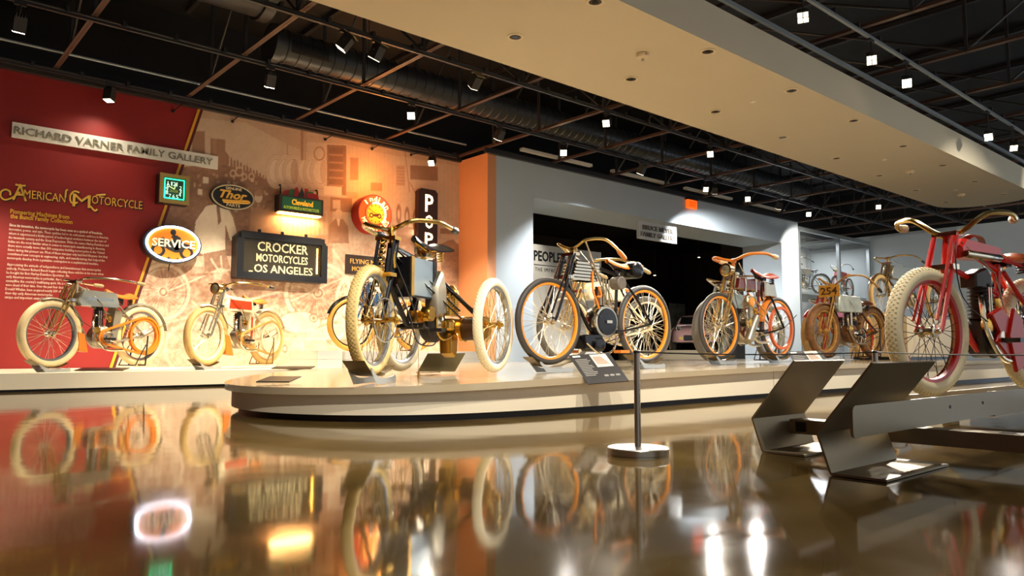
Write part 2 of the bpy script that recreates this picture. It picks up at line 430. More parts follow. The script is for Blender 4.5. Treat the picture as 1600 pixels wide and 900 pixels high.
head(1168, 310, 9.85, (9.5, 5.2, 0.2), 'glaring track spotlight over the right of the grey wall', 190*LW, NEUT, 60, lens=M_lens)
head(1217, 322, 9.85, (18.5, 11.2, 1.2), 'dark track spotlight near the end of the grey wall', 240*LW, (0.95,0.97,1.0), 100)
head(1263, 334, 9.85, (12.5, 5.2, 0.3), 'glaring track spotlight in front of the glass case', 220*LW, NEUT, 60, lens=M_lens)
head(1302, 346, 9.85, (23, 13, 1.5), 'small lit track spotlight far along, above the glass case', 200*LW, NEUT, 90)
head(538, 60, 8.1, (2.2, 10.2, 0.2), 'track spotlight with tan back plate, left of a close pair', 300*LW, size=55, plate=True)
head(588, 72, 8.1, (4.0, 10.4, 0.3), 'track spotlight with tan back plate, right of a close pair', 320*LW, size=55, plate=True)
head(742, 117, 8.1, (6.6, 11.6, 0.6), 'track spotlight with tan back plate, alone beside the soffit', 440*LW, size=55, plate=True)
head(948, 182, 8.1, (3.2, 4.6, 0.3), 'track spotlight seen edge on below the spiral duct', 560*LW, size=60)
head(1110, 228, 8.1, (5.2, 4.4, 0.4), 'dark track spotlight where the spiral duct ends', 460*LW, size=60)
head(1372, 322, 8.1, (14.0, 5.0, 0.4), 'track spotlight near the rounded soffit end, left of it', 300*LW, NEUT, 60)
head(1255, 25, 3.95, (2.6, 1.6, 0.0), 'track spotlight nearest the camera on the right hand track', 260*LW, NEUT, 70)
head(1362, 92, 3.95, (4.4, 1.8, 0.4), 'second track spotlight on the right hand track', 420*LW, NEUT, 60)
head(1417, 128, 3.95, (5.2, 2.0, 0.3), 'lit square track spotlight on the right hand track', 320*LW, NEUT, 60, lens=M_lens)
head(1545, 212, 3.95, (8.5, 2.9, 0.3), 'lit square track spotlight further down the right hand track', 320*LW, NEUT, 50, lens=M_lens)
head(1583, 228, 3.95, (12, 2.6, 0.4), 'track spotlight at the right picture edge', 320*LW, NEUT, 50)

# unseen heads added on the nearest track as front fill for island and floor
for k, (hx, aim, w) in enumerate([(0.6, (2.6, 5.0, 0.4), 420), (2.4, (3.4, 4.2, 0.2), 420), (4.2, (5.0, 4.2, 0.2), 420), (6.2, (7.2, 4.2, 0.3), 420), (9.0, (10.2, 4.6, 0.3), 420), (13.0, (15.0, 5.5, 0.8), 420), (16.5, (22, 6, 1.8), 600)]):
    pos = Vector((hx, 1.2, ZR-0.2)); q = project_px(pos)
    head(q[0], q[1], 1.2, aim, 'added unseen fill spotlight on the track above the camera, %s along it' % ORD[k], w, NEUT, 75)
# daylight from the glazed front behind and to the right of the camera
def area(name, loc, aim, sx, sy, watt, col):
    ld = bpy.data.lights.new(name, 'AREA'); ld.shape = 'RECTANGLE'; ld.size = sx; ld.size_y = sy; ld.energy = watt; ld.color = col
    o = bpy.data.objects.new(name, ld); COL.objects.link(o); o.location = loc
    o.rotation_euler = (Vector(aim)-Vector(loc)).to_track_quat('-Z', 'Y').to_euler()
area('daylight_glazing', (15, -6.3, 2.2), (14, 6, 1.5), 20, 4.5, 90, (0.80, 0.90, 1.0))

# ------------------------------------------------------------------ mural (flat photographic print)
def project(P):
    """world points (n,3) -> photo pixel columns and rows, used only to lay out the print on the wall"""
    Rm = np.array([[CAMROT[i][j] for j in range(3)] for i in range(3)])
    q = (P-np.array([0, 0, CAMH])) @ Rm
    return 800+FPX*q[:, 0]/(-q[:, 2]), 450-FPX*q[:, 1]/(-q[:, 2])
_rng = np.random.RandomState(5)
def vnoise(x, y, seed=0):
    xi = np.floor(x).astype(int); yi = np.floor(y).astype(int); fx = x-xi; fy = y-yi
    fx = fx*fx*(3-2*fx); fy = fy*fy*(3-2*fy)
    def h(a, b):
        n = (a*374761393+b*668265263+seed*974634777) & 0x7fffffff
        n = ((n ^ (n >> 13))*1274126177) & 0x7fffffff
        return (n & 0xffff)/65535.0
    return (h(xi, yi)*(1-fx)+h(xi+1, yi)*fx)*(1-fy)+(h(xi, yi+1)*(1-fx)+h(xi+1, yi+1)*fx)*fy
def fbm(x, y, seed=0):
    return 0.55*vnoise(x, y, seed)+0.28*vnoise(x*2.1, y*2.1, seed+1)+0.17*vnoise(x*4.3, y*4.3, seed+2)
def mural_tone(x, y):
    t = 0.72+0.10*(fbm(x/30, y/30, 3)-0.5)
    S = lambda d, w=1.0: np.clip(0.5-d/w, 0, 1)
    def blend(t, m, v): return t*(1-m)+v*m
    def ell(cx, cy, rx, ry, v, t, k=1.0): return blend(t, S((np.hypot((x-cx)/rx, (y-cy)/ry)-1)*min(rx, ry))*k, v)
    def ring(cx, cy, rx, ry, w, v, t, k=1.0): return blend(t, S(np.abs(np.hypot((x-cx)/rx, (y-cy)/ry)-1)*min(rx, ry)-w)*k, v)
    def rect(a, b, c, d, v, t, sl=0.0, k=1.0):
        yy = y-sl*(x-a); return blend(t, S(np.maximum(np.maximum(a-x, x-b), np.maximum(c-yy, yy-d)))*k, v)
    def seg(ax, ay, bx, by, w, v, t, k=1.0):
        L2 = (bx-ax)**2+(by-ay)**2; u = np.clip(((x-ax)*(bx-ax)+(y-ay)*(by-ay))/L2, 0, 1)
        return blend(t, S(np.hypot(x-ax-u*(bx-ax), y-ay-u*(by-ay))-w)*k, v)
    def poly(P, v, t, k=1.0):
        ins = np.zeros(x.shape, bool); n = len(P)
        for i in range(n):
            (x1, y1), (x2, y2) = P[i], P[(i+1) % n]
            if y1 == y2: continue
            c = ((y1 > y) != (y2 > y)) & (x < (x2-x1)*(y-y1)/(y2-y1)+x1); ins ^= c
        return blend(t, ins*k, v)
    def wheel(cx, cy, rx, ry, n, t, v=0.92):
        t = ring(cx, cy, rx, ry, 2.6, v, t, 0.9); t = ring(cx, cy, rx*0.84, ry*0.84, 0.8, v-0.1, t, 0.8)
        for i in range(n):
            a = 2*math.pi*i/n+0.1; b = a+0.5
            t = seg(cx+rx*0.14*math.cos(b), cy+ry*0.14*math.sin(b), cx+rx*0.9*math.cos(a), cy+ry*0.9*math.sin(a), 0.35, v, t, 0.75)
        t = ell(cx, cy, rx*0.2, ry*0.2, v-0.05, t); t = ring(cx, cy, rx*0.13, ry*0.13, 1.0, 0.45, t); return t
    # ceiling planes of the workshop
    t = poly([(300,150),(480,190),(480,238),(450,226),(385,192),(300,183)], 0.60, t, 0.8)
    t = poly([(480,190),(730,240),(730,262),(600,240),(545,226),(480,222)], 0.58, t, 0.6)
    for k in range(30): t = seg(545+k*6.2, 225, 545+k*6.2, 430, 0.25, 0.55, t, 0.45)
    # blocks on the shelf, left
    t = rect(300, 320, 205, 262, 0.42, t); t = rect(329, 352, 216, 262, 0.40, t, 0.1); t = rect(332, 338, 218, 262, 0.5, t)
    t = poly([(352,236),(358,244),(357,268),(352,268)], 0.36, t)
    for k in range(14):
        a = 360+k*5; t = poly([(a, 246+k*2.6+3*math.sin(k*2.1)), (a+2.4, 247+k*2.6), (a+4.5, 272+k*1.8), (a, 272+k*1.8)], 0.34, t)
    # dark shelving
    dark = 0.30+0.25*(fbm(x/7, y/5, 9)-0.4)
    m = poly([(270,262),(345,256),(390,268),(428,285),(440,300),(440,400),(215,400),(240,330)], 1.0, np.zeros_like(t))
    t = t*(1-m)+dark*m
    r = np.random.RandomState(2)
    for k in range(46):
        a, b = 300+r.rand()*118, 270+r.rand()*62; t = rect(a, a+1.5+r.rand()*4, b, b+2+r.rand()*5, 0.55+0.4*r.rand(), t, 0.1, 0.8)
    t = rect(317, 326, 276, 286, 0.95, t, 0.12); t = rect(309, 316, 295, 304, 0.9, t, 0.1)
    for (a, b, q) in [(364,271,4),(374,268,5.5),(382,276,3.5),(393,276,4)]: t = ring(a, b, q, q*1.2, 1.0, 0.72, t)
    # rolls of tyres
    for (cx, w) in [(432,1),(446,0),(458,0),(478,1),(490,0),(501,0)]:
        t = ell(cx, 268-(cx-440)*0.02, 17, 27, 0.84, t)
        for q in (0.98, 0.86, 0.72): t = ring(cx, 268, 17*q, 27*q, 0.45, 0.52, t, 0.75)
    t = ell(460, 268, 6, 20, 0.5, t, 0.6); t = ell(505, 268, 5, 18, 0.6, t, 0.6)
    t = rect(470, 474, 196, 250, 0.45, t); t = rect(475, 478, 197, 250, 0.6, t)
    t = ring(499, 240, 8, 10, 1.0, 0.5, t); t = seg(449, 226, 449, 242, 0.6, 0.5, t)
    # cabinet, pictures
    t = rect(511, 541, 226, 304, 0.34, t, 0.05); t = rect(514, 536, 231, 300, 0.26, t, 0.05)
    for k in range(5): t = rect(514, 536, 240+k*12, 243+k*12, 0.5, t, 0.05)
    t = rect(506, 534, 290, 304, 0.88, t, 0.08); t = rect(547, 560, 246, 281, 0.50, t, 0.05)
    t = rect(579, 597, 285, 298, 0.50, t, 0.05); t = rect(541, 559, 300, 310, 0.62, t)
    t = rect(641, 684, 258, 280, 0.36, t, 0.06); t = rect(619, 633, 258, 290, 0.60, t, 0.05)
    for k in range(6): t = seg(621, 262+k*5, 631, 263+k*5, 0.7, 0.42, t, 0.7)
    t = seg(632, 230, 640, 300, 0.5, 0.4, t); t = seg(640, 285, 655, 312, 0.5, 0.4, t)
    for k in range(3): t = ring(623+k*13, 335+k*4, 3, 12, 1.0, 0.36, t)
    t = rect(612, 655, 352, 362, 0.38, t, 0.1); t = poly([(620,362),(652,365),(650,400),(618,395)], 0.45, t)
    t = rect(688, 718, 357, 365, 0.36, t, 0.03); t = poly([(688,382),(700,376),(708,374),(718,384),(718,470),(690,470)], 0.42, t)
    # middle wall behind the people
    t = poly([(440,300),(505,306),(520,308),(520,420),(400,420),(400,345)], 0.52, t, 0.7)
    for k in range(9): t = rect(452+k*7, 456+k*7, 330, 366, 0.72, t, 0.05, 0.5)
    t = rect(516, 550, 308, 330, 0.36, t, 0.06); t = rect(520, 532, 312, 326, 0.7, t, 0.06)
    # man in white shirt, man behind, seated man
    t = poly([(322,322),(352,316),(364,340),(372,370),(360,376),(352,350),(352,392),(318,398),(300,388),(306,345)], 0.97, t)
    t = poly([(338,322),(343,322),(346,345),(341,352)], 0.38, t); t = ell(345, 310, 7, 9, 0.7, t)
    t = poly([(318,396),(352,390),(360,420),(320,425)], 0.40, t)
    t = poly([(392,330),(404,320),(416,330),(420,372),(390,372)], 0.46, t); t = ell(404, 308, 6, 9, 0.78, t); t = ell(404, 302, 6.5, 5, 0.5, t)
    t = poly([(514,352),(524,342),(536,342),(544,354),(545,380),(512,380)], 0.44, t); t = ell(529, 334, 5.5, 7.5, 0.78, t)
    t = poly([(526,342),(532,342),(529,355)], 0.9, t)
    # bikes in the print
    m = poly([(205,410),(300,415),(420,430),(450,470),(420,480),(330,470),(250,480),(195,500)], 1.0, np.zeros_like(t))
    t = t*(1-0.6*m)+0.6*m*(0.50+0.5*(fbm(x/9, y/9, 21)-0.5))
    m = poly([(440,430),(600,440),(600,560),(520,540),(470,520),(430,470)], 1.0, np.zeros_like(t))
    t = t*(1-0.6*m)+0.6*m*(0.55+0.6*(fbm(x/8, y/8, 31)-0.5))
    t = wheel(255, 456, 40, 42, 30, t); t = wheel(497, 458, 50, 46, 30, t); t = wheel(560, 470, 34, 44, 24, t); t = wheel(300, 545, 42, 40, 26, t, 0.88)
    t = wheel(590, 505, 34, 46, 24, t, 0.85); t = wheel(445, 545, 26, 40, 20, t, 0.9)
    for (a, b, c, d, w, v) in [(262,455,345,420,1.2,0.92),(330,405,372,470,1.6,0.9),(345,400,352,475,1.2,0.85),(300,430,380,425,2,0.4),(365,475,440,455,2.0,0.85),
                               (455,470,545,430,1.4,0.9),(470,520,545,505,2.5,0.88),(430,530,540,528,2.2,0.9),(300,470,330,500,2.2,0.9),(520,390,560,450,2,0.85),(540,400,590,455,1.4,0.8),(190,520,300,495,1.5,0.85)]:
        t = seg(a, b, c, d, w, v, t, 0.85)
    t = ell(345, 428, 12, 9, 0.8, t, 0.7); t = ell(352, 440, 8, 12, 0.4, t, 0.6); t = ell(375, 432, 9, 14, 0.86, t, 0.5)
    t = ell(468, 504, 33, 17, 0.93, t, 0.9); t = ring(468, 504, 33, 17, 0.8, 0.5, t, 0.6); t = ell(490, 497, 7, 7, 0.55, t); t = ring(490, 497, 4, 4, 1, 0.9, t)
    t = rect(455, 475, 530, 580, 0.90, t, 0, 0.8); t = rect(463, 472, 552, 578, 0.6, t); t = poly([(478,515),(560,505),(560,525),(480,535)], 0.9, t, 0.7)
    # fine grain of the old photograph
    t = t-0.05*np.clip((y-380)/60, 0, 1)+0.34*(fbm(x/4.2, y/4.2, 41)-0.5)*np.clip((y-330)/90, 0.2, 1)+0.30*(fbm(x/14, y/12, 51)-0.5)*np.clip((y-300)/90, 0, 1)
    t = np.where(y > 520, t*0.85+0.15*0.85, t)
    return np.clip(t, 0, 1)
def build_mural():
    zb, zt, yy = 0.02, ZT-0.03, YW-0.012
    pa, pb = onY(318.5, 168, YW), onY(181, 572, YW)
    def xl(z): return pb.x+(pa.x-pb.x)*(z-pb.z)/(pa.z-pb.z)
    nu, nv = 520, 300
    us = np.linspace(0, 1, nu); zs = np.linspace(0.18, zt, nv)
    U, Z = np.meshgrid(us, zs); XL = pb.x+(pa.x-pb.x)*(Z-pb.z)/(pa.z-pb.z)
    X = XL+(XC-XL)*U
    P = np.stack([X.ravel(), np.full(X.size, yy), Z.ravel()], 1)
    px, py = project(P); t = mural_tone(px, py)
    lo, hi = np.array(rgb(80, 44, 30)[:3]), np.array(rgb(238, 220, 190)[:3]); mid = np.array(rgb(172, 130, 100)[:3])
    c = np.where(t[:, None] < 0.5, lo+(mid-lo)*(t[:, None]/0.5), mid+(hi-mid)*((t[:, None]-0.5)/0.5))
    me = bpy.data.meshes.new('mural')
    idx = np.arange(nu*nv).reshape(nv, nu)
    f = np.stack([idx[:-1, :-1].ravel(), idx[:-1, 1:].ravel(), idx[1:, 1:].ravel(), idx[1:, :-1].ravel()], 1)
    me.from_pydata(P.tolist(), [], f.tolist()); me.update()
    at = me.color_attributes.new('print', 'FLOAT_COLOR', 'POINT')
    at.data.foreach_set('color', np.concatenate([c, np.ones((len(c), 1))], 1).astype(np.float32).ravel())
    m = bpy.data.materials.new('sepia_print'); m.use_nodes = True; nt = m.node_tree
    a = nt.nodes.new('ShaderNodeAttribute'); a.attribute_name = 'print'
    nt.links.new(a.outputs['Color'], nt.nodes['Principled BSDF'].inputs['Base Color']); nt.nodes['Principled BSDF'].inputs['Roughness'].default_value = 0.65
    me.materials.append(m)
    o = bpy.data.objects.new('mural', me); COL.objects.link(o)
    tag(o, 'sepia photograph mural of an old motorcycle workshop covering the wall', 'mural')
    # slanted borders
    def strip(name, off0, off1, material, label, y):
        b = MB(); p = [(xl(0.18)+off0, y, 0.18), (xl(0.18)+off1, y, 0.18), (xl(zt)+off1, y, zt), (xl(zt)+off0, y, zt)]
        q = [(a, y+0.006, c) for (a, _, c) in p]
        b.add(p+q, [(0,1,2,3),(4,7,6,5),(0,4,5,1),(1,5,6,2),(2,6,7,3),(3,7,4,0)])
        tag(b.obj(name, material), label, 'stripe')
    strip('slanted_stripe', -0.085, -0.045, mat('golden_stripe', rgb(226, 160, 30), 0.5), 'thin golden slanted stripe between red wall and mural', YW-0.014)
    strip('dark_border', -0.045, 0.0, mat('dark_red_border', rgb(84, 14, 12), 0.6), 'dark red slanted border along the mural edge', YW-0.013)
build_mural()

UX, UZ = Vector((1,0,0)), Vector((0,0,1))
def wtext(mb, body, px0, py0, px1, hpx, Y, **kw):
    """lettering on the wall plane Y: baseline starts at (px0,py0), ends in column px1, cap height hpx pixels"""
    a = onY(px0, py0, Y); top = onY(px0, py0-hpx, Y)
    lo, hi = a.x, a.x+20
    for _ in range(40):
        mid = (lo+hi)/2; q, _r = project(np.array([[mid, Y, a.z]]))
        if q[0] < px1: lo = mid
        else: hi = mid
    return text_box(mb, body, (a.x, Y, a.z), UX, UZ, lo-a.x, top.z-a.z, N=(0,-1,0), **kw)

# ------------------------------------------------------------------ gallery name board
a, b = onY(18, 214, YW-0.04), onY(341, 238, YW-0.04); zt = onY(18, 190, YW-0.04).z
e = empty('gallery_name_board', (a.x, YW, a.z)); 
MB().box(0, b.x-a.x, -0.045, -0.0145, 0, zt-a.z).obj('board', mat('off_white_board', rgb(236, 232, 218), 0.5), e)
for q in (0.1, 0.6): MB().box(q*(b.x-a.x), q*(b.x-a.x)+0.1, -0.0145, 0.0, 0.05, zt-a.z-0.05).obj('mounting_block', M_steel, e)
mb = MB(); Wd, Hd = b.x-a.x, zt-a.z
text_box(mb, 'RICHARD VARNER FAMILY GALLERY', (0.1*Hd, -0.046, 0.24*Hd), UX, UZ, Wd-0.5*Hd, 0.5*Hd, 0.012, 0.012, N=(0,-1,0))
mb.obj('raised_letters', mat('shade_toned_letters', rgb(134, 128, 108), 0.45), e)['kind'] = 'stuff'  # board-coloured letters; their shade is painted in as olive, for legibility
tag(e, 'long off-white name board with raised letters toned dark for shade on red wall', 'sign')

# ------------------------------------------------------------------ painted title
M_gold = mat('gold_lettering', rgb(236, 184, 70), 0.5); M_shadow = mat('black_lettering', rgb(30, 14, 8), 0.6)
e = empty('exhibit_title', (0, 0, 0))
for (mm, dy, dx, nm) in ((M_shadow, 0.004, 0.022, 'drop_letters'), (M_gold, 0.012, 0.0, 'letters')):
    mb = MB(); Yt = YW-dy
    wtext(mb, 'A', 19+dx*80, 312+dx*90, 42+dx*80, 26, Yt, depth=0.003)
    wtext(mb, 'MERICAN', 37+dx*80, 309+dx*90, 102+dx*80, 13, Yt, depth=0.003)
    wtext(mb, 'M', 113+dx*80, 322+dx*90, 141+dx*80, 20, Yt, depth=0.003)
    wtext(mb, 'OTORCYCLE', 143+dx*80, 318+dx*90, 222+dx*80, 13, Yt, depth=0.003)
    def sw(pts):
        P = [onY(x+dx*80, y+dx*90, Yt-0.001) for (x, y) in pts]
        st = len(mb.v); mb.tube(smooth(P, 5), 0.014, 6)
        mb.v[st:] = [(x, Yt-0.001+(y-(Yt-0.001))*0.12, z) for (x, y, z) in mb.v[st:]]
    sw([(31,300),(20,308),(8,312),(1,307),(2,299),(9,296),(15,299),(16,305)]); sw([(24,288),(32,290),(40,290)])
    sw([(124,301),(116,299),(110,305),(110,314),(115,318),(121,316)]); sw([(141,322),(148,329),(152,327)])
    sw([(150,305),(165,304)]); sw([(102,309),(103,298),(106,297)])
    mb.obj(nm, mm, e, ang=0, fix=False)
tag(e, 'gold swash lettered exhibit title painted on the red wall', 'lettering')
e = empty('exhibit_subtitle', (0, 0, 0))
mb = MB(); wtext(mb, 'Pioneering Machines from', 16, 333, 108, 7.0, YW-0.004, bold=0.012, depth=0.003, fith=(0,0.72)); wtext(mb, 'the Bunch Family Collection', 16, 340.5, 113, 7.0, YW-0.004, bold=0.012, depth=0.003, fith=(0,0.72))
mb.obj('letters', mat('yellow_lettering', rgb(240, 190, 50), 0.5), e)
tag(e, 'two-line yellow subtitle printed on the red wall', 'lettering')
P1 = ['Since its invention, the motorcycle has been seen as a symbol of freedom,', 'innovation, power, and style. These qualities led to its enthusiastic embrace in America,',
 'where it experienced a fertile period of technological evolution between the turn of', 'the twentieth century and the Great Depression. While the names Harley-Davidson and',
 'Indian are the most familiar when it comes to motorcycle manufacturing in America,', 'there were actually more than 300 companies building motorcycles in the United',
 'States during this pioneer era. Most of these marques only had brief lifespans, but they', 'contributed new concepts in engineering, style, and manufacturing that helped the', 'motorcycle develop from a primitive contraption to a sophisticated machine.']
P2 = ['Appreciating the attitude of independence and inventiveness that motorcycles', 'embody, Professor Richard Bunch began collecting these vehicles in his teens when',
 'he bought his first Harley-Davidson Sportster. He', 'early American motorcycles in particular, due to the', "exemplifies this country's trailblazing spirit. He is esp", 'were ahead of their time. Over the past four decades',
 'Donald Whalen, have acquired nearly 200 of the', 'their-day early American motorcycles', 'unique and important examples']
E1 = [160,169.5,166,169.5,164,163,168,163.5,154]; E2 = [157.5,161.5,108,105,106,105,102,82,70]
M_cream_txt = mat('cream_lettering', rgb(244, 224, 196), 0.6)
for (Pl, El, y0, x0, lb) in ((P1, E1, 353.2, 14.5, 'upper paragraph of small cream text on the red wall'), (P2, E2, 414.6, 10.8, 'lower paragraph of small cream text on the red wall')):
    e = empty('printed_paragraph', (0, 0, 0)); mb = MB()
    for k, s in enumerate(Pl):
        wtext(mb, s, x0-k*0.42, y0+k*6.42, El[k], 4.3, YW-0.003, bold=0.0 if (k or y0 > 400) else 0.02, depth=0.002, res=1, fith=(0, 0.73))
    mb.obj('text_lines', M_cream_txt, e, ang=0, fix=False)
    tag(e, lb, 'wall text')

# ------------------------------------------------------------------ neon clock
M_brass = mat('aged_brass', rgb(176, 146, 84), 0.35, 0.8)
M_blackbox = mat('black_sign_box', rgb(26, 22, 20), 0.4, 0.2)
def wrect(px0, py0, px1, py1, Y):
    a = onY(px0, py0, Y); b = onY(px1, py0, Y); c = onY(px0, py1, Y); return a.x, b.x, c.z, a.z
Yc = YW-0.22
x0, x1, _, _ = wrect(250, 270, 296.5, 320, Yc); zt, zb = onY(250, 269.5, Yc).z, onY(250, 315.5, Yc).z
cx, cz, hw, hh = (x0+x1)/2, (zt+zb)/2, (x1-x0)/2, (zt-zb)/2
e = empty('neon_clock', (cx, YW, cz))
MB().box(-hw, hw, -0.20, -0.02, -hh, hh).obj('case', M_blackbox, e)
fr = MB(); w = 0.055
fr.box(-hw, hw, -0.24, -0.19, hh-w, hh).box(-hw, hw, -0.24, -0.19, -hh, -hh+w).box(-hw, -hw+w, -0.24, -0.19, -hh+w, hh-w).box(hw-w, hw, -0.24, -0.19, -hh+w, hh-w)
fr.obj('frame', M_brass, e)
MB().box(-hw+w, hw-w, -0.212, -0.201, -hh+w, hh-w).obj('dial', mat('dark_green_dial', rgb(34, 42, 26), 0.35), e)
g = hw-w-0.022; gz = hh-w-0.022
MB().tube([(-g,-0.222,-gz),(g,-0.222,-gz),(g,-0.222,gz),(-g,-0.222,gz),(-g,-0.222,-gz)], 0.010, 6).obj('neon_tube', mat('green_neon', rgb(60, 255, 190), 0.4, emit=2.6, ecol=rgb(40, 255, 170)), e)
nm = MB()
for (s, u, v) in [('11',-0.35,0.62),('12',0.0,0.62),('1',0.36,0.62),('2',0.66,0.28),('3',0.66,-0.08),('4',0.62,-0.42),('5',0.36,-0.66),('6',0,-0.66),('7',-0.36,-0.66),('8',-0.66,-0.32),('9',-0.66,0.04),('10',-0.62,0.40)]:
    wd = 0.05*len(s); text_box(nm, s, (u*g*1.05-wd/2, -0.213, v*gz-0.045), UX, UZ, wd*0.7 if s != '1' else 0.014, 0.062, 0.003, N=(0,-1,0))
nm.obj('numerals', mat('pale_numerals', rgb(236, 255, 240), 0.5, emit=0.5, ecol=rgb(230,255,240)), e)
h = MB(); h.box(-0.008, 0.008, -0.217, -0.214, 0, gz*0.62); h.xf(Matrix.Rotation(R2(14), 4, 'Y'))
st = len(h.v); h.box(-0.008, 0.008, -0.219, -0.217, 0, g*0.66); h.xf(Matrix.Rotation(R2(-66), 4, 'Y'), st); h.obj('hands', mat('cream_hands', rgb(236, 226, 160), 0.5, emit=0.3, ecol=rgb(236,226,160)), e)
t2 = MB(); text_box(t2, 'CROCKER', (-g*0.5, -0.213, -gz*0.34), UX, UZ, g*0.9, 0.04, 0.003, N=(0,-1,0)); t2.obj('dial_lettering', mat('gold_dial_letters', rgb(206,168,70), 0.5), e)
tag(e, 'square brass framed wall clock with green neon border', 'clock')
pl = bpy.data.lights.new('neon_glow', 'POINT'); pl.energy = 0.6; pl.color = (0.2, 1.0, 0.6); pl.shadow_soft_size = 0.15
po = bpy.data.objects.new('neon_light', pl); COL.objects.link(po); po.parent = e; po.location = (0, -0.30, 0)

# ------------------------------------------------------------------ oval signs
def oval(mb, rx, rz, y0, y1, n=48):
    return mb.prism([(rx*math.cos(2*math.pi*k/n), rz*math.sin(2*math.pi*k/n)) for k in range(n)], y0, y1, 0)
def oval_ring(mb, rx, rz, r, y, n=64, flat=1.0):
    return mb.tube([(rx*math.cos(2*math.pi*k/n), y, rz*math.sin(2*math.pi*k/n)) for k in range(n)], r, 8, closed=True)
def wcentre(px, py, rpx, rpy, Y):
    c = onY(px, py, Y); l = onY(px-rpx, py, Y); r = onY(px+rpx, py, Y); t = onY(px, py-rpy, Y); b = onY(px, py+rpy, Y)
    return c, (r.x-l.x)/2, (t.z-b.z)/2
# maker's parts sign
c, rx, rz = wcentre(364.5, 308, 34, 19.5, YW-0.1)
e = empty('oval_parts_sign', (c.x, YW, c.z))
b = MB(); oval(b, rx, rz, -0.10, -0.01); b.obj('backing', M_blackbox, e)
b = MB(); oval_ring(b, rx*0.96, rz*0.95, 0.012, -0.10); b.obj('rim_line', mat('cream_line', rgb(190,180,150), 0.5), e)
b = MB(); text_box(b, 'GENUINE', (-rx*0.36, -0.101, rz*0.56), UX, UZ, rx*0.74, rz*0.22, 0.006, N=(0,-1,0), bold=0.01)
text_box(b, 'PARTS', (-rx*0.3, -0.101, -rz*0.78), UX, UZ, rx*0.62, rz*0.24, 0.006, N=(0,-1,0), bold=0.015); b.obj('small_letters', mat('ivory_letters', rgb(226,210,170), 0.5), e)
b = MB(); text_box(b, 'Thor', (-rx*0.62, -0.101, -rz*0.16), UX, UZ, rx*1.26, rz*0.66, 0.008, N=(0,-1,0), bold=0.03, shear=0.35)
b.tube(smooth([(-rx*0.5,-0.105,-rz*0.34),(0,-0.105,-rz*0.30),(rx*0.62,-0.105,-rz*0.20),(rx*0.66,-0.105,-rz*0.34),(-rx*0.45,-0.105,-rz*0.46)], 5), 0.02, 6); b.obj('script_letters', M_gold, e)
tag(e, 'black oval parts sign with gold script hung on the mural', 'sign')
# service sign
c, rx, rz = wcentre(271, 381, 45, 29, YW-0.24)
e = empty('oval_service_sign', (c.x, YW, c.z))
b = MB(); oval(b, rx*1.02, rz*1.03, -0.22, -0.03); b.obj('drum', mat('dark_teal_enamel', rgb(30, 38, 44), 0.3, 0.2), e)
b = MB(); oval(b, rx*0.97, rz*0.97, -0.232, -0.221); b.obj('bezel', mat('teal_bezel', rgb(74, 108, 122), 0.3, 0.4), e)
b = MB(); oval(b, rx*0.91, rz*0.90, -0.240, -0.233); b.obj('face', mat('orange_face', rgb(232, 126, 12), 0.45, emit=0.25, ecol=rgb(232,126,12)), e)
b = MB(); oval_ring(b, rx*0.91, rz*0.91, 0.016, -0.250); b.obj('neon_tube', mat('white_neon', rgb(250,248,255), 0.4, emit=9, ecol=rgb(240,240,255)), e)
b = MB(); y = -0.242
for (ux, uz) in ((-0.52,-0.40),(0.47,-0.44)):
    st = len(b.v); b.torus(0.155*rx*1.25, 0.022, (0,0,0), 28, 6); b.xf(Matrix.Translation((ux*rx, y, uz*rz)) @ Matrix.Diagonal((1,0.2,1,1)), st)
def flat(P): b.prism([(u*rx, v*rz) for (u, v) in P], y-0.005, y+0.001)
flat([(-0.62,-0.10),(-0.5,0.02),(-0.42,0.28),(-0.34,0.30),(-0.30,0.18),(-0.05,0.12),(0.1,0.20),(0.30,0.1),(0.62,0.0),(0.66,-0.12),(0.40,-0.22),(0.34,-0.42),(0.05,-0.46),(-0.15,-0.34),(-0.30,-0.22),(-0.5,-0.2)])
flat([(-0.06,0.12),(-0.02,0.3),(-0.1,0.36),(0.0,0.5),(0.12,0.46),(0.24,0.36),(0.30,0.10),(0.2,-0.3),(0.05,-0.35)])
st = len(b.v); b.sphere((0.0,0,0), 0.085*rx*1.2, 14, 8); b.xf(Matrix.Translation((-0.02*rx, y, 0.62*rz)) @ Matrix.Diagonal((1,0.1,1.15,1)), st)
flat([(-0.22,-0.80),(-0.16,-0.72),(-0.10,-0.78),(0,-0.86),(0.12,-0.80),(0.17,-0.73),(0.2,-0.80),(0.05,-0.92),(-0.1,-0.9)])
b.obj('rider_emblem', mat('black_emblem', rgb(24,20,16), 0.5), e)
b = MB(); text_box(b, 'SERVICE', (-rx*0.74, -0.249, -rz*0.20), UX, UZ, rx*1.50, rz*0.44, 0.006, N=(0,-1,0), bold=0.025); b.obj('letters', mat('cream_sign_letters', rgb(246,232,200), 0.5, emit=0.3, ecol=rgb(246,232,200)), e)
MB().tube([(0,-0.1,-rz),(-0.01,-0.06,-rz-0.12)], 0.008, 6).obj('cable', M_blackbox, e)
tag(e, 'orange oval service sign with rider emblem and white neon ring', 'sign')

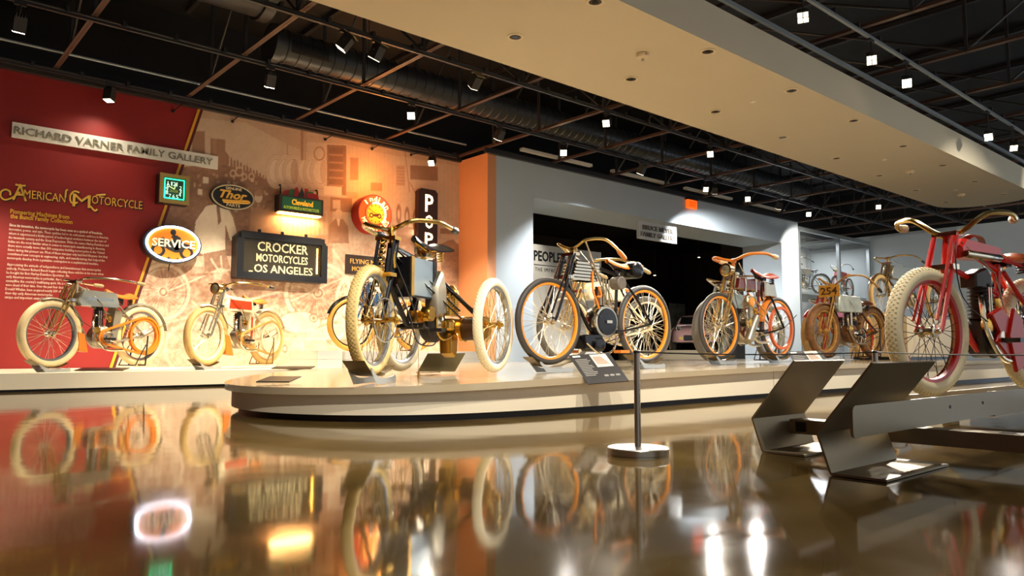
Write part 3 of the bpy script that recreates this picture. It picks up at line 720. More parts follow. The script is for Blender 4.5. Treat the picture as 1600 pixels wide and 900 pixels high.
# ------------------------------------------------------------------ green box sign
Yc = YW-0.22
x0, x1 = onY(437, 300, Yc).x, onY(505.5, 312, Yc).x; zt, zb = onY(437, 303, Yc).z, onY(437, 329, Yc).z
e = empty('lit_box_sign', (x0, YW, zb)); W, H = x1-x0, zt-zb
MB().box(-0.0, W, -0.22, -0.03, 0, H).obj('case', mat('dark_brown_case', rgb(46, 34, 24), 0.5), e)
MB().box(0.05, W-0.05, -0.226, -0.221, 0.04, H-0.03).obj('face', mat('green_face', rgb(20, 88, 56), 0.4, emit=0.12, ecol=rgb(20,100,60)), e)
b = MB(); text_box(b, 'Cleveland', (W*0.27, -0.227, H*0.46), UX, UZ, W*0.48, H*0.34, 0.004, N=(0,-1,0), bold=0.02); b.obj('name_letters', mat('amber_letters', rgb(246,176,40), 0.5, emit=0.6, ecol=rgb(250,170,40)), e)
b = MB(); text_box(b, 'AUTOMOBILES & MOTORCYCLES', (W*0.09, -0.227, H*0.18), UX, UZ, W*0.8, H*0.17, 0.004, N=(0,-1,0)); b.obj('small_letters', mat('lime_letters', rgb(190,200,60), 0.5, emit=0.4, ecol=rgb(190,200,60)), e)
for k, (a, b2, c2, dd, mm) in enumerate([(0.12,0.42,0.0,0.16,'r'),(0.22,0.46,0.02,0.20,'g'),(0.34,0.5,0.06,0.26,'r'),(0.44,0.6,0.0,0.26,'k'),(0.56,0.7,0.05,0.24,'r'),(0.6,0.82,0.02,0.18,'g'),(0.62,0.92,0.0,0.14,'r')]):
    m_ = {'r': mat('crimson_glass', rgb(150,20,24), 0.35), 'g': mat('leaf_glass', rgb(50,100,36), 0.35), 'k': mat('dark_glass', rgb(44,44,32), 0.35)}[mm]
    P = [(a*W, H+0.001), (b2*W, H+0.001), (b2*W-0.03 if k > 3 else (a+b2)/2*W, H+dd*0.7), (a*W+0.02, H+dd*0.7*(0.8 if k < 3 else 1))] if mm != 'k' else [(a*W,H+0.001),(b2*W,H+0.001),((a+b2)/2*W,H+0.19)]
    MB().prism(P, -0.16-0.004*k, -0.157-0.004*k).obj('glass_fan_panel', m_, e)
for u in (0.06, 0.9): MB().tube([(u*W,-0.15,H),(u*W,-0.14,H+0.12),(u*W+0.03,-0.06,H+0.2),(u*W+0.03,-0.012,H+0.2)], 0.014, 8).obj('hook', M_blackbox, e)
MB().box(0.03, W-0.03, -0.20, -0.05, -0.025, -0.002).obj('lamp_strip', mat('amber_tube', rgb(255,200,90), 0.4, emit=9, ecol=rgb(255,186,90)), e)
la = bpy.data.lights.new('sign_glow', 'AREA'); la.shape = 'RECTANGLE'; la.size = W*0.9; la.size_y = 0.1; la.energy = 14; la.color = (1, 0.62, 0.26)
lo = bpy.data.objects.new('sign_light', la); COL.objects.link(lo); lo.parent = e; lo.location = (W/2, -0.12, -0.04)
tag(e, 'green lettered box sign with coloured glass fan and amber underglow', 'sign')

# ------------------------------------------------------------------ large black letter box
Yc = YW-0.26
x0, x1 = onY(370, 395, Yc).x, onY(511, 405, Yc).x; zt, zb = onY(370, 358, Yc).z, onY(370, 434, Yc).z
e = empty('letter_box_sign', (x0, YW, zb)); W, H = x1-x0, zt-zb
MB().prism([(0,0.02),(0.03,0),(W-0.03,0),(W,0.02),(W,H-0.10),(W-0.1,H),(0.1,H),(0,H-0.10)], -0.22, -0.03).obj('case', M_blackbox, e)
fr = MB(); w = 0.11
fr.box(0.0, W, -0.28, -0.22, 0, w).box(0.06, W-0.06, -0.28, -0.22, H-w-0.02, H-0.02).box(0, w, -0.28, -0.22, w, H-w-0.02).box(W-w, W, -0.28, -0.22, w, H-w-0.02)
fr.obj('frame', mat('worn_black_frame', rgb(34, 34, 36), 0.35, 0.3), e)
MB().box(w, W-w, -0.232, -0.222, w, H-w-0.02).obj('glass_face', mat('smoky_glass', rgb(56, 48, 26), 0.12), e)
b = MB()
for (s, u0, u1, v0, v1) in [('CROCKER', 0.22, 0.78, 0.60, 0.80), ('MOTORCYCLES', 0.21, 0.78, 0.38, 0.545), ('OS ANGELES', 0.19, 0.84, 0.15, 0.32)]:
    text_box(b, s, (u0*W, -0.233, v0*H), UX, UZ, (u1-u0)*W, (v1-v0)*H, 0.006, N=(0,-1,0), bold=0.012)
b.box(0.135*W, 0.175*W, -0.239, -0.233, 0.15*H, 0.175*H)
b.obj('letters', mat('lit_ivory_letters', rgb(236, 220, 170), 0.5, emit=0.25, ecol=rgb(240,220,160)), e)
MB().tube([(W-w-0.07,-0.24,0.2*H),(W-w-0.07,-0.24,0.76*H)], 0.012, 8).obj('lamp_tube', mat('amber_lamp', rgb(255,190,80), 0.4, emit=12, ecol=rgb(255,176,70)), e)
for u in (0.25, 0.5, 0.77): MB().box(u*W-0.02, u*W+0.02, -0.2, -0.16, H, H+0.05).obj('lug', M_blackbox, e)
tag(e, 'large black cased letter box sign with ivory lettering', 'sign')

# ------------------------------------------------------------------ round neon sign
c, rx, rz = wcentre(587, 334, 27.5, 30, YW-0.30); rr = (rx+rz)/2
e = empty('round_neon_sign', (c.x, YW, c.z))
MB().lathe([(rz*1.0,-0.03),(rz*1.02,-0.26),(rz*0.99,-0.29),(rz*0.95,-0.29)], (0,0,0), 'Y', 48).obj('drum', mat('deep_red_enamel', rgb(150, 20, 8), 0.35), e)
MB().lathe([(rz*0.95,-0.292),(rz*0.60,-0.293)], (0,0,0), 'Y', 48, False).obj('face_ring', mat('orange_red_face', rgb(224, 66, 12), 0.45, emit=0.5, ecol=rgb(236,70,10)), e)
MB().lathe([(rz*0.60,-0.292),(rz*0.59,-0.31),(rz*0.52,-0.31),(rz*0.52,-0.292)], (0,0,0), 'Y', 48, False).obj('inner_bezel', mat('pewter_bezel', rgb(150,110,80), 0.35, 0.6), e)
MB().lathe([(rz*0.52,-0.294),(0.001,-0.295)], (0,0,0), 'Y', 48, False).obj('dial', mat('yellow_dial', rgb(226, 176, 30), 0.5, emit=0.35, ecol=rgb(230,170,30)), e)
MB().tube([(rz*0.56*math.cos(a), -0.318, rz*0.56*math.sin(a)) for a in [R2(-50+ k*7) for k in range(24)]], 0.014, 8).obj('neon_arc', mat('white_hot_neon', rgb(255,235,200), 0.4, emit=10, ecol=rgb(255,214,160)), e)
b = MB()
def arc_text(s, rad, a0, a1, hgt, flip=False):
    n = len(s)
    for k, ch in enumerate(s):
        if ch == ' ': continue
        a = R2(a0+(a1-a0)*(k+0.5)/n); U = Vector((math.sin(a), 0, -math.cos(a))); V = Vector((math.cos(a), 0, math.sin(a)))
        if flip: U, V = -U, -V
        O = Vector((math.cos(a), 0, math.sin(a)))*(rad if not flip else rad+hgt)-U*hgt*0.38
        text_box(b, ch, (O.x, -0.296, O.z), U, V, hgt*(0.72 if ch not in 'iIl' else 0.25), hgt*(1 if ch not in 'naoe' or flip else 0.75), 0.014, N=(0,-1,0), bold=0.0)
arc_text('Indian', rz*0.66, 142, 20, rz*0.24); arc_text('MOTOCYCLES', rz*0.66, 200, 338, rz*0.22, True)
b.obj('neon_letters', mat('orange_white_neon', rgb(255,226,170), 0.4, emit=2.4, ecol=rgb(255,196,120)), e)['kind'] = 'stuff'
b = MB()
for ux in (-0.24, 0.22):
    st = len(b.v); b.torus(rz*0.10, 0.012, (0,0,0), 20, 6); b.xf(Matrix.Translation((ux*rz, -0.297, -0.10*rz)) @ Matrix.Diagonal((1,0.2,1,1)), st)
b.prism([(-0.22*rz,-0.08*rz),(-0.05*rz,-0.02*rz),(0.12*rz,0.02*rz),(0.22*rz,-0.06*rz),(0.05*rz,-0.16*rz),(-0.1*rz,-0.14*rz)], -0.299, -0.296)
b.prism([(0.0,0.0),(-0.34*rz,0.22*rz),(-0.35*rz,0.20*rz),(-0.01*rz,-0.02*rz)], -0.301, -0.299)
for k in range(12):
    a = R2(30*k); b.prism([((0.44)*rz*math.cos(a)+dx*0.008, (0.44)*rz*math.sin(a)+dz*0.016) for (dx, dz) in ((-1,-1),(1,-1),(1,1),(-1,1))], -0.298, -0.296)
b.obj('dial_marks', mat('brown_print', rgb(70,34,10), 0.5), e)
tag(e, 'round red neon sign with yellow clock dial, glowing orange on mural', 'sign')
pl = bpy.data.lights.new('neon_glow', 'POINT'); pl.energy = 34; pl.color = (1.0, 0.33, 0.06); pl.shadow_soft_size = 0.3
po = bpy.data.objects.new('neon_light', pl); COL.objects.link(po); po.parent = e; po.location = (-0.05, -0.5, rz+0.25)
pl = bpy.data.lights.new('neon_glow', 'POINT'); pl.energy = 14; pl.color = (1.0, 0.32, 0.06); pl.shadow_soft_size = 0.3
po = bpy.data.objects.new('neon_light', pl); COL.objects.link(po); po.parent = e; po.location = (0, -0.62, 0)

# ------------------------------------------------------------------ brown nameplate and vertical sign
Yc = YW-0.06
x0, x1 = onY(541, 410, Yc).x, onY(612, 420, Yc).x; zt, zb = onY(541, 397, Yc).z, onY(541, 427.5, Yc).z
e = empty('brown_name_plate', (x0, YW, zb)); W, H = x1-x0, zt-zb
MB().box(0, W, -0.06, -0.01, 0, H).obj('plate', mat('dark_brown_plate', rgb(44, 28, 18), 0.45), e)
b = MB(); text_box(b, 'FLYING MERKEL', (W*0.08, -0.061, H*0.55), UX, UZ, W*0.88, H*0.25, 0.005, N=(0,-1,0), bold=0.01); text_box(b, 'MOTORCYCLES', (W*0.12, -0.061, H*0.16), UX, UZ, W*0.80, H*0.25, 0.005, N=(0,-1,0), bold=0.01)
b.obj('letters', mat('brass_letters', rgb(206, 160, 74), 0.5), e)
tag(e, 'dark brown rectangular name plate with brass letters behind tricycle', 'sign')
Yc = YW-0.14
x0, x1 = onY(654, 320, Yc).x, onY(684, 320, Yc).x; zt, zb = onY(669, 295.5, Yc).z, onY(669, 468, Yc).z
e = empty('vertical_letter_sign', (x0, YW, zb)); W, H = x1-x0, zt-zb; cc = 0.06
MB().prism([(0,cc),(cc,0),(W-cc,0),(W,cc),(W,H-cc),(W-cc,H),(cc,H),(0,H-cc)], -0.14, -0.02).obj('case', mat('dark_maroon_case', rgb(44, 20, 14), 0.45), e)
b = MB()
for (s, py0, py1) in [('P',331,304),('O',357,336),('P',385,363.5),('E',415,392),('R',447,433),('S',465,451)]:
    zz0, zz1 = onY(669, py0, Yc).z-zb, onY(669, py1, Yc).z-zb; ww = W*(0.42 if zz1-zz0 > 0.22 else 0.30)
    text_box(b, s, (W*0.55-ww/2, -0.141, zz0), UX, UZ, ww, zz1-zz0, 0.006, N=(0,-1,0), bold=0.015)
b.obj('letters', mat('lit_cream_letters', rgb(250, 226, 190), 0.5, emit=1.6, ecol=rgb(255,222,180)), e)
la = bpy.data.lights.new('sign_glow', 'AREA'); la.shape = 'RECTANGLE'; la.size = 0.1; la.size_y = 1.4; la.energy = 4; la.color = (1, 0.8, 0.55)
lo = bpy.data.objects.new('sign_light', la); COL.objects.link(lo); lo.parent = e; lo.location = (-0.02, -0.08, H*0.6); lo.rotation_euler = (0, math.pi/2, 0)
tag(e, 'tall dark vertical sign with lit cream letters behind the saddle', 'sign')

# little standoff rods on the wall top
for k, (px, py, qx, qy) in enumerate([(271,174,285,161),(363,190,378,176),(508,218,524,208),(581,233,598,223),(642,242,662,237)]):
    p = onY(px, py, YW-0.02); q = onY(qx, qy, YW-0.12)
    e = empty('cable_standoff', (p.x, YW, p.z))
    MB().tube([(0,-0.03,0), (q.x-p.x, -0.16, q.z-p.z)], 0.009, 6).obj('rod', M_blackbox, e)
    MB().sphere((0,-0.03,0), 0.028, 10, 6).obj('knob', M_blackbox, e)
    tag(e, 'thin black cable standoff at the wall top, %s from the left' % ORD[k], 'bracket', 'cable standoffs along the wall top')
# exit sign and gallery board over the opening
p0, p1 = onY(1076, 311, YG-0.1), onY(1090, 327, YG-0.1)
e = empty('exit_sign', (p0.x, YG, p1.z)); W, H = p1.x-p0.x, p0.z-p1.z
MB().box(0, W, -0.09, -0.01, 0, H).obj('panel', mat('amber_exit_panel', rgb(250,120,40), 0.4, emit=0.8, ecol=rgb(255,96,20)), e)
MB().box(-0.02, W+0.02, -0.1, -0.001, H, H+0.09).obj('bracket', M_blackbox, e)
b = MB(); text_box(b, 'EXIT', (W*0.14, -0.091, H*0.2), UX, UZ, W*0.72, H*0.6, 0.004, N=(0,-1,0), bold=0.02); b.obj('letters', mat('red_exit_letters', rgb(255,60,10), 0.4, emit=2, ecol=rgb(255,40,0)), e)
tag(e, 'glowing orange exit sign above the gallery opening', 'exit sign')
a, b_ = onY(998, 372, YG-0.06), onY(1057, 383, YG-0.06); zt = onY(998, 345, YG-0.06).z
e = empty('hanging_gallery_board', (a.x, YG, a.z)); W, H = b_.x-a.x, zt-a.z
MB().box(0, W, -0.07, 0.003, 0, H).obj('board', mat('pale_board', rgb(196, 198, 194), 0.5), e)
b = MB(); text_box(b, 'BRUCE MEYER', (W*0.09, -0.071, H*0.54), UX, UZ, W*0.8, H*0.27, 0.02, N=(0,-1,0), bold=0.015); text_box(b, 'FAMILY GALLERY', (W*0.04, -0.071, H*0.14), UX, UZ, W*0.92, H*0.27, 0.02, N=(0,-1,0), bold=0.015)
b.obj('raised_letters', mat('grey_brown_letters', rgb(112, 104, 92), 0.45), e)
tag(e, 'pale two-line gallery board on the lintel of the opening', 'sign')

# ------------------------------------------------------------------ platforms
M_plat = mat('cream_platform_paint', rgb(226, 214, 186), 0.5)
M_kick = mat('black_kick', rgb(18, 17, 16), 0.5)
M_slab = mat('glossy_taupe_slab', rgb(176, 160, 130), 0.16, coat=0.4, noise=0.05, nscale=2)
LPZ = 0.20
struct_y = 9.62
e = empty('long_platform', (0, 0, 0))
MB().box(-8.75, XC-0.02, struct_y, YW-0.015, 0.028, LPZ).obj('deck', M_plat, e)
MB().box(-8.7, XC-0.03, struct_y+0.06, YW-0.02, 0.0, 0.028).obj('kick_board', M_kick, e)
tag(e, 'long low cream platform along the mural wall', 'platform')

def zplat(x):
    xs = [1.5, 4.2, 7.0, 14.0]; zs = [0.195, 0.262, 0.298, 0.30]
    if x <= xs[0]: return zs[0]
    for i in range(3):
        if x <= xs[i+1]: return zs[i]+(zs[i+1]-zs[i])*(x-xs[i])/(xs[i+1]-xs[i])
    return zs[-1]
def outline(off):
    """teardrop plan of the island platform, grown outwards by off"""
    key = [(14.2,3.80),(10,3.80),(7,3.80),(5.5,3.78),(4.2,3.74),(3.3,3.78),(2.75,3.90),(2.38,4.15),(2.14,4.50),(2.03,4.95),(2.10,5.45),(2.35,5.98),(2.75,6.55),(3.3,7.1),(4.1,7.55),(5.2,7.8),(7,7.9),(10,7.9),(14.2,7.9)]
    P = [Vector((p.x, p.y)) for p in [Vector((a, b, 0)) for (a, b) in key]]
    P = [Vector((q.x, q.y)) for q in smooth([(p.x, p.y, 0) for p in P], 6)]
    out = []
    for i, p in enumerate(P):
        t = P[min(i+1, len(P)-1)]-P[max(i-1, 0)]; n = Vector((t.y, -t.x)).normalized(); 
        c = Vector((8, 5.8)); n = n if (p-c).dot(n) > 0 else -n
        q = p+n*off; out.append((q.x, q.y))
    return out
def ring_solid(mb, pts, zlo, zhi):
    n = len(pts); vs = [(x, y, zlo(x)) for (x, y) in pts]+[(x, y, zhi(x)) for (x, y) in pts]
    fs = [(k, (k+1) % n, n+(k+1) % n, n+k) for k in range(n)]
    # top and bottom as strips between front and back edge
    h = n//2
    for k in range(h):
        a, b = k, k+1; c, d = n-1-k, n-2-k
        if b < d: fs += [(n+a, n+b, n+d, n+c), (c, d, b, a)]
        elif b == d: fs += [(n+a, n+b, n+c), (c, b, a)]
    return mb.add(vs, fs)
e = empty('island_platform', (0, 0, 0))
b = MB(); ring_solid(b, outline(0.05), lambda x: zplat(x)-0.045, zplat); b.obj('top_slab', M_slab, e)
b = MB(); ring_solid(b, outline(0.0), lambda x: 0.042, lambda x: zplat(x)-0.045); b.obj('base_panel', M_plat, e)
b = MB(); ring_solid(b, outline(-0.05), lambda x: 0.0, lambda x: 0.042); b.obj('kick_board', M_kick, e)
for px in (1092, 1192):
    q = onZ(px, 600, 0.1); x = q.x
    MB().box(x-0.004, x+0.004, 3.797, 3.803, 0.045, zplat(x)-0.046).obj('panel_joint', mat('joint_grey', rgb(150,146,134), 0.6), e)
tag(e, 'large teardrop display platform with glossy taupe top', 'platform')

# low boxes on the wall platform behind the tricycle
def wbox(px0, px1, py0, y0, dy, label, zb=LPZ):
    a, b = onY(px0, 560, y0), onY(px1, 560, y0); zt = onY((px0+px1)/2, py0, y0).z
    e = empty('display_plinth', (a.x, y0, zb))
    MB().box(0, b.x-a.x, 0, dy, 0, (zt-zb)*0.52-0.003).obj('lower_box', M_white, e)
    MB().box(0, b.x-a.x, 0, dy, (zt-zb)*0.52, zt-zb).obj('upper_box', M_white, e)
    tag(e, label, 'plinth'); return zt
wbox(497, 535, 548, 9.80, 0.9, 'beige plinth on the wall platform, left of the tricycle wheel')
PZ = wbox(540, 755, 549, 9.74, 0.9, 'long white plinth on the wall platform behind the tricycle')

# slim label rails lying on the platforms
M_label = mat('charcoal_label', rgb(44, 40, 36), 0.35, 0.2)
def lying_label(p0, p1, d, z, label):
    a, b = onZ(*p0, z), onZ(*p1, z); t = (b-a); n = Vector((-t.y, t.x, 0)).normalized()
    if n.y < 0: n = -n
    e = empty('label_rail', a)
    c = b-a; v = n*d
    P = [Vector((0,0,0.004)), c+Vector((0,0,0.004)), c+v+Vector((0,0,0.03)), v+Vector((0,0,0.03))]
    Q = [p+Vector((0,0,0.008)) for p in P]
    MB().add(P+Q, [(3,2,1,0),(4,5,6,7),(0,1,5,4),(1,2,6,5),(2,3,7,6),(3,0,4,7)]).obj('plate', M_label, e)
    MB().add([Vector((0,0,-0.001)), c+Vector((0,0,-0.001)), c+Vector((0,0,0.004)), Vector((0,0,0.004))], [(0,1,2,3)]).obj('lip', mat('cream_lip', rgb(200,180,140), 0.4), e)
    tag(e, label, 'label')
lying_label((116, 579.8), (192, 579.8), 0.16, LPZ+0.002, 'slim tan label plate lying in front of the silver motorcycle')
lying_label((424, 576.6), (486, 576.9), 0.12, LPZ+0.002, 'slim dark label plate right of the cream and red motorcycle')
a = onZ(398, 598, 0.21); 
lying_label((400, 598.5), (452, 598.5), 0.3, 0.218, 'dark flat label plate on the rounded tip of the island')

# ------------------------------------------------------------------ wheel chock
M_chock = mat('brushed_chock_steel', rgb(186, 190, 190), 0.38, 0.75)
M_chock_d = mat('bronze_chock_steel', rgb(120, 100, 60), 0.4, 0.7)
def chock(pos, rz, label, s=1.0):
    """curved tray that cradles a front wheel, x = rolling direction"""
    e = empty('wheel_chock', pos, rz, None, s)
    prof = []
    for k in range(9):
        a = R2(-32+64*k/8); prof.append((0.36*math.sin(a), 0.40-0.36*math.cos(a)))
    for sy in (-1, 1):
        P = [(x, z+0.012) for (x, z) in prof][:]; P = [(-0.20,0.0),(-0.205,0.03),(-0.19,0.042),(-0.15,0.036),(-0.05,0.030),(0.03,0.034),(0.09,0.052),(0.14,0.085),(0.155,0.088),(0.15,0.07),(0.08,0.0)]
        MB().prism(P, sy*0.062-0.002, sy*0.062+0.002).obj('side_plate', M_chock, e)
    b = MB(); vs = []
    for (x, z) in prof+[(prof[-1][0]+0.045, prof[-1][1]+0.03)]: vs += [(x, -0.06, z), (x, 0.06, z)]
    b.add(vs, [(2*k, 2*k+2, 2*k+3, 2*k+1) for k in range(9)]); b.obj('cradle', M_chock_d, e)
    tag(e, label, 'wheel chock', 'wheel chocks')
    return e

# ------------------------------------------------------------------ motorcycle kit (local x forward, y to the left, z up)
M_cream_t = mat('cream_rubber', rgb(226, 202, 150), 0.6, noise=0.06, nscale=20)
M_white_t = mat('ivory_rubber', rgb(236, 222, 184), 0.6)
M_tan_t = mat('tan_rubber', rgb(206, 168, 100), 0.6, noise=0.08, nscale=20)
M_black_t = mat('black_rubber', rgb(58, 54, 48), 0.55)
M_grey_t = mat('grey_rubber', rgb(104, 98, 86), 0.55)
M_nickel = mat('polished_nickel', rgb(214, 204, 182), 0.18, 1.0)
M_goldn = mat('old_gold_nickel', rgb(206, 176, 112), 0.24, 1.0)
M_bras = mat('bright_brass', rgb(214, 168, 76), 0.25, 1.0)
M_spoke = mat('steel_spoke', rgb(222, 210, 180), 0.3, 0.9)
M_iron = mat('dark_cast_iron', rgb(52, 46, 42), 0.5, 0.5)
M_alum = mat('dull_aluminium', rgb(170, 162, 142), 0.35, 0.9)
M_blk = mat('gloss_black_enamel', rgb(14, 14, 17), 0.2)
M_leather = mat('tan_leather', rgb(206, 116, 34), 0.4, noise=0.08, nscale=15)
M_leath_b = mat('brown_leather', rgb(104, 54, 34), 0.4)
M_leath_k = mat('black_leather', rgb(26, 24, 24), 0.3)
M_orim = mat('orange_rim_enamel', rgb(232, 140, 26), 0.3, coat=0.3)
M_belt = mat('orange_leather_belt', rgb(224, 124, 24), 0.5)
M_belt2 = mat('tan_leather_belt', rgb(198, 146, 70), 0.5)
M_red = mat('red_enamel', rgb(200, 28, 12), 0.3)

def wheel(parent, x, R, tr, tire, rim, spoke=None, hub=None, knobs=False, steer=0.0, nspk=32, y=0.0, rimw=None, sr=0.0022, rim2=None):
    """rim is the part; tyre, spokes, hub and tread are its pieces"""
    spoke = spoke or M_spoke; hub = hub or M_nickel
    Rr = R-2*tr*0.86
    b = MB().lathe([(Rr-0.016, -tr*0.55),(Rr+0.006, -tr*0.72),(Rr+0.012, -tr*0.72),(Rr+0.004, 0),(Rr+0.012, tr*0.72),(Rr+0.006, tr*0.72),(Rr-0.016, tr*0.55),(Rr-0.02,0)], (0,0,0), 'Y', 48, False)
    w = b.obj('wheel', rim, parent); w.location = (x, y, R); w.rotation_euler = (0, 0, steer)
    MB().torus(R-tr, tr, (0,0,0), 56, 12).obj('tire', tire, w)
    if knobs:
        k = MB(); n = 76
        for row, a0 in ((-2, 0.5), (-1, 0), (0, 0.5), (1, 0), (2, 0.5)):
            bb = row*0.36
            for i in range(n):
                st = len(k.v); q = tr*0.12
                k.box(-q, q, -q*1.1, q*1.1, tr*0.93, tr*1.045)
                k.xf(Matrix.Rotation(2*math.pi*(i+a0)/n, 4, 'Y') @ Matrix.Translation((0,0,R-tr)) @ Matrix.Rotation(bb, 4, 'X'), st)
        o = k.obj('tread_blocks', tire, w, fix=False); o['kind'] = 'stuff'
    s = MB(); hw = 0.035
    for i in range(nspk):
        a = 2*math.pi*i/nspk; sgn = 1 if i % 2 else -1; off = (0.55 if (i//2) % 2 else -0.55)
        s.tube([(0.03*math.cos(a+off), sgn*hw, 0.03*math.sin(a+off)), (Rr*math.cos(a), sgn*0.008, Rr*math.sin(a))], sr, 4, caps=False)
    o = s.obj('spokes', spoke, w, fix=False); o['kind'] = 'stuff'
    MB().lathe([(0.008,-0.075),(0.016,-0.07),(0.016,-0.05),(0.034,-0.045),(0.034,-0.03),(0.02,-0.02),(0.02,0.02),(0.034,0.03),(0.034,0.045),(0.016,0.05),(0.016,0.07),(0.008,0.075)], (0,0,0), 'Y', 16).obj('hub', hub, w)
    return w
def tubes(name, parent, material, lst, n=8):
    b = MB()
    for it in lst: b.tube(it[0], it[1], n)
    return b.obj(name, material, parent)
def sep_tubes(name, parent, material, lst, n=8):
    for it in lst: MB().tube(it[0], it[1], n).obj(name, material, parent)
def mir(pts): return [(x, -y, z) for (x, y, z) in pts]
def saddle(parent, x, z, top, under=None, L=0.30, tilt=0.0, springs=True, rx=1.0):
    """leather saddle: broad back, narrow nose, dished top"""
    e = MB(); ns, nw = 14, 8; vs = []
    for i in range(ns+1):
        u = i/ns; xx = L*0.55-L*u
        hw = (0.022+0.105*max(0, (u-0.25)/0.75)**0.8)*rx if u > 0.25 else 0.022+0.004*u
        hz = 0.022*math.cos(u*math.pi*1.15)-0.02*math.sin(math.pi*u)+0.035*u*u
        for j in range(nw+1):
            v = -1+2*j/nw; vs.append((xx-0.03*(v*v)*(u > 0.9), v*hw, hz-0.05*abs(v)**2.2*(0.5+0.5*u)))
    fs = [(i*(nw+1)+j, i*(nw+1)+j+1, (i+1)*(nw+1)+j+1, (i+1)*(nw+1)+j) for i in range(ns) for j in range(nw)]
    n0 = len(vs); vs += [(a, b*0.97, c-0.012) for (a, b, c) in vs]; fs += [tuple(n0+k for k in reversed(f)) for f in fs]
    edge = [j for j in range(nw+1)]+[i*(nw+1)+nw for i in range(1, ns+1)]+[ns*(nw+1)+j for j in range(nw-1, -1, -1)]+[i*(nw+1) for i in range(ns-1, 0, -1)]
    for k in range(len(edge)): a, b = edge[k], edge[(k+1) % len(edge)]; fs.append((a, n0+a, n0+b, b))
    e.add(vs, fs); e.xf(Matrix.Translation((x, 0, z)) @ Matrix.Rotation(-tilt, 4, 'Y'))
    s = e.obj('saddle', top, parent)
    u = under or M_leath_k
    b = MB(); b.tube([(x+L*0.5,0,z-0.02),(x+L*0.1,0.03,z-0.07),(x-L*0.35,0.08,z-0.05)], 0.008, 6); b.tube([(x+L*0.5,0,z-0.02),(x+L*0.1,-0.03,z-0.07),(x-L*0.35,-0.08,z-0.05)], 0.008, 6)
    b.box(x-0.03, x+0.03, -0.05, 0.05, z-0.095, z-0.06); b.obj('saddle_frame', u, s)
    if springs:
        for sy in (-1, 1):
            p = [(x-L*0.34+0.026*math.cos(k*0.9), sy*0.07+0.026*math.sin(k*0.9), z-0.045-0.0026*k) for k in range(36)]
            MB().tube(p, 0.0055, 5).obj('saddle_spring', u, s)
    return s
def handlebar(parent, x, z, material, grip, rise=0.06, back=0.42, width=0.34, drop=0.0, fwd=0.04, r=0.0125, gl=0.12, stem=True, yaw=0.0):
    half = smooth([(x, 0, z), (x+fwd, width*0.28, z+rise*0.35), (x+fwd*0.6, width*0.62, z+rise*0.9), (x-back*0.35, width*0.95, z+rise), (x-back*0.75, width*1.02, z+rise*0.6-drop*0.5), (x-back, width, z+rise*0.35-drop)], 6)
    b = MB(); b.tube([tuple(p) for p in reversed(half)]+[(p.x, -p.y, p.z) for p in half[1:]], r, 8)
    if stem: b.tube([(x,0,z-0.12),(x,0,z+0.015)], 0.017, 10); b.lathe([(0.026,-0.02),(0.026,0.02)], (x,0,z), 'Y', 12)
    Y_ = Matrix.Translation((x,0,0)) @ Matrix.Rotation(yaw, 4, 'Z') @ Matrix.Translation((-x,0,0)); b.xf(Y_)
    hb = b.obj('handlebar', material, parent)
    t = (half[-1]-half[-6]).normalized()
    for sy in (1, -1):
        a = half[-1]-t*gl*0.2; c = half[-1]+t*gl*0.8
        pts = [a+(c-a)*k/5 for k in range(6)]; rs = [r*1.25, r*1.6, r*1.7, r*1.55, r*1.75, r*1.2]
        MB().tube([(p.x, sy*p.y, p.z) for p in pts], rs, 10).xf(Y_).obj('grip', grip, hb)
    return hb
def fender(name, parent, x, zc, R, a0, a1, w, material, n=22, flare=0.0):
    """curved mudguard over a wheel centred (x,zc); angles in degrees, 0 = forward, 90 = up"""
    vs = []; m = 6
    for i in range(n+1):
        a = R2(a0+(a1-a0)*i/n)
        for j in range(m+1):
            v = -1+2*j/m; rr = R-0.018*v*v
            vs.append((x+rr*math.cos(a), v*w/2, zc+rr*math.sin(a)))
    fs = [(i*(m+1)+j, i*(m+1)+j+1, (i+1)*(m+1)+j+1, (i+1)*(m+1)+j) for i in range(n) for j in range(m)]
    n0 = len(vs); inner = []
    for i in range(n+1):
        a = R2(a0+(a1-a0)*i/n)
        for j in range(m+1):
            v = -1+2*j/m; rr = R-0.004-0.018*v*v; inner.append((x+rr*math.cos(a), v*w/2*0.985, zc+rr*math.sin(a)))
    vs += inner; fs += [tuple(n0+k for k in reversed(f)) for f in fs]
    edge = [j for j in range(m+1)]+[i*(m+1)+m for i in range(1, n+1)]+[n*(m+1)+j for j in range(m-1, -1, -1)]+[i*(m+1) for i in range(n-1, 0, -1)]
    for k in range(len(edge)): a, b = edge[k], edge[(k+1) % len(edge)]; fs.append((a, n0+a, n0+b, b))
    return MB().add(vs, fs).obj(name, material, parent)
def cylinder_fins(parent, x, z, h, r, n, material, tilt=0.0, y=0.0, name='cylinder', cap=True):
    prof = [(r*0.72, 0)]; d = h/n
    for k in range(n): prof += [(r*0.72, k*d+d*0.1), (r, k*d+d*0.18), (r, k*d+d*0.52), (r*0.72, k*d+d*0.6)]
    prof += [(r*0.8, h), (r*0.6, h+0.03), (r*0.25, h+0.04)]
    b = MB().lathe(prof, (0,0,0), 'Z', 18); b.xf(Matrix.Translation((x, y, z)) @ Matrix.Rotation(tilt, 4, 'Y'))
    return b.obj(name, material, parent)
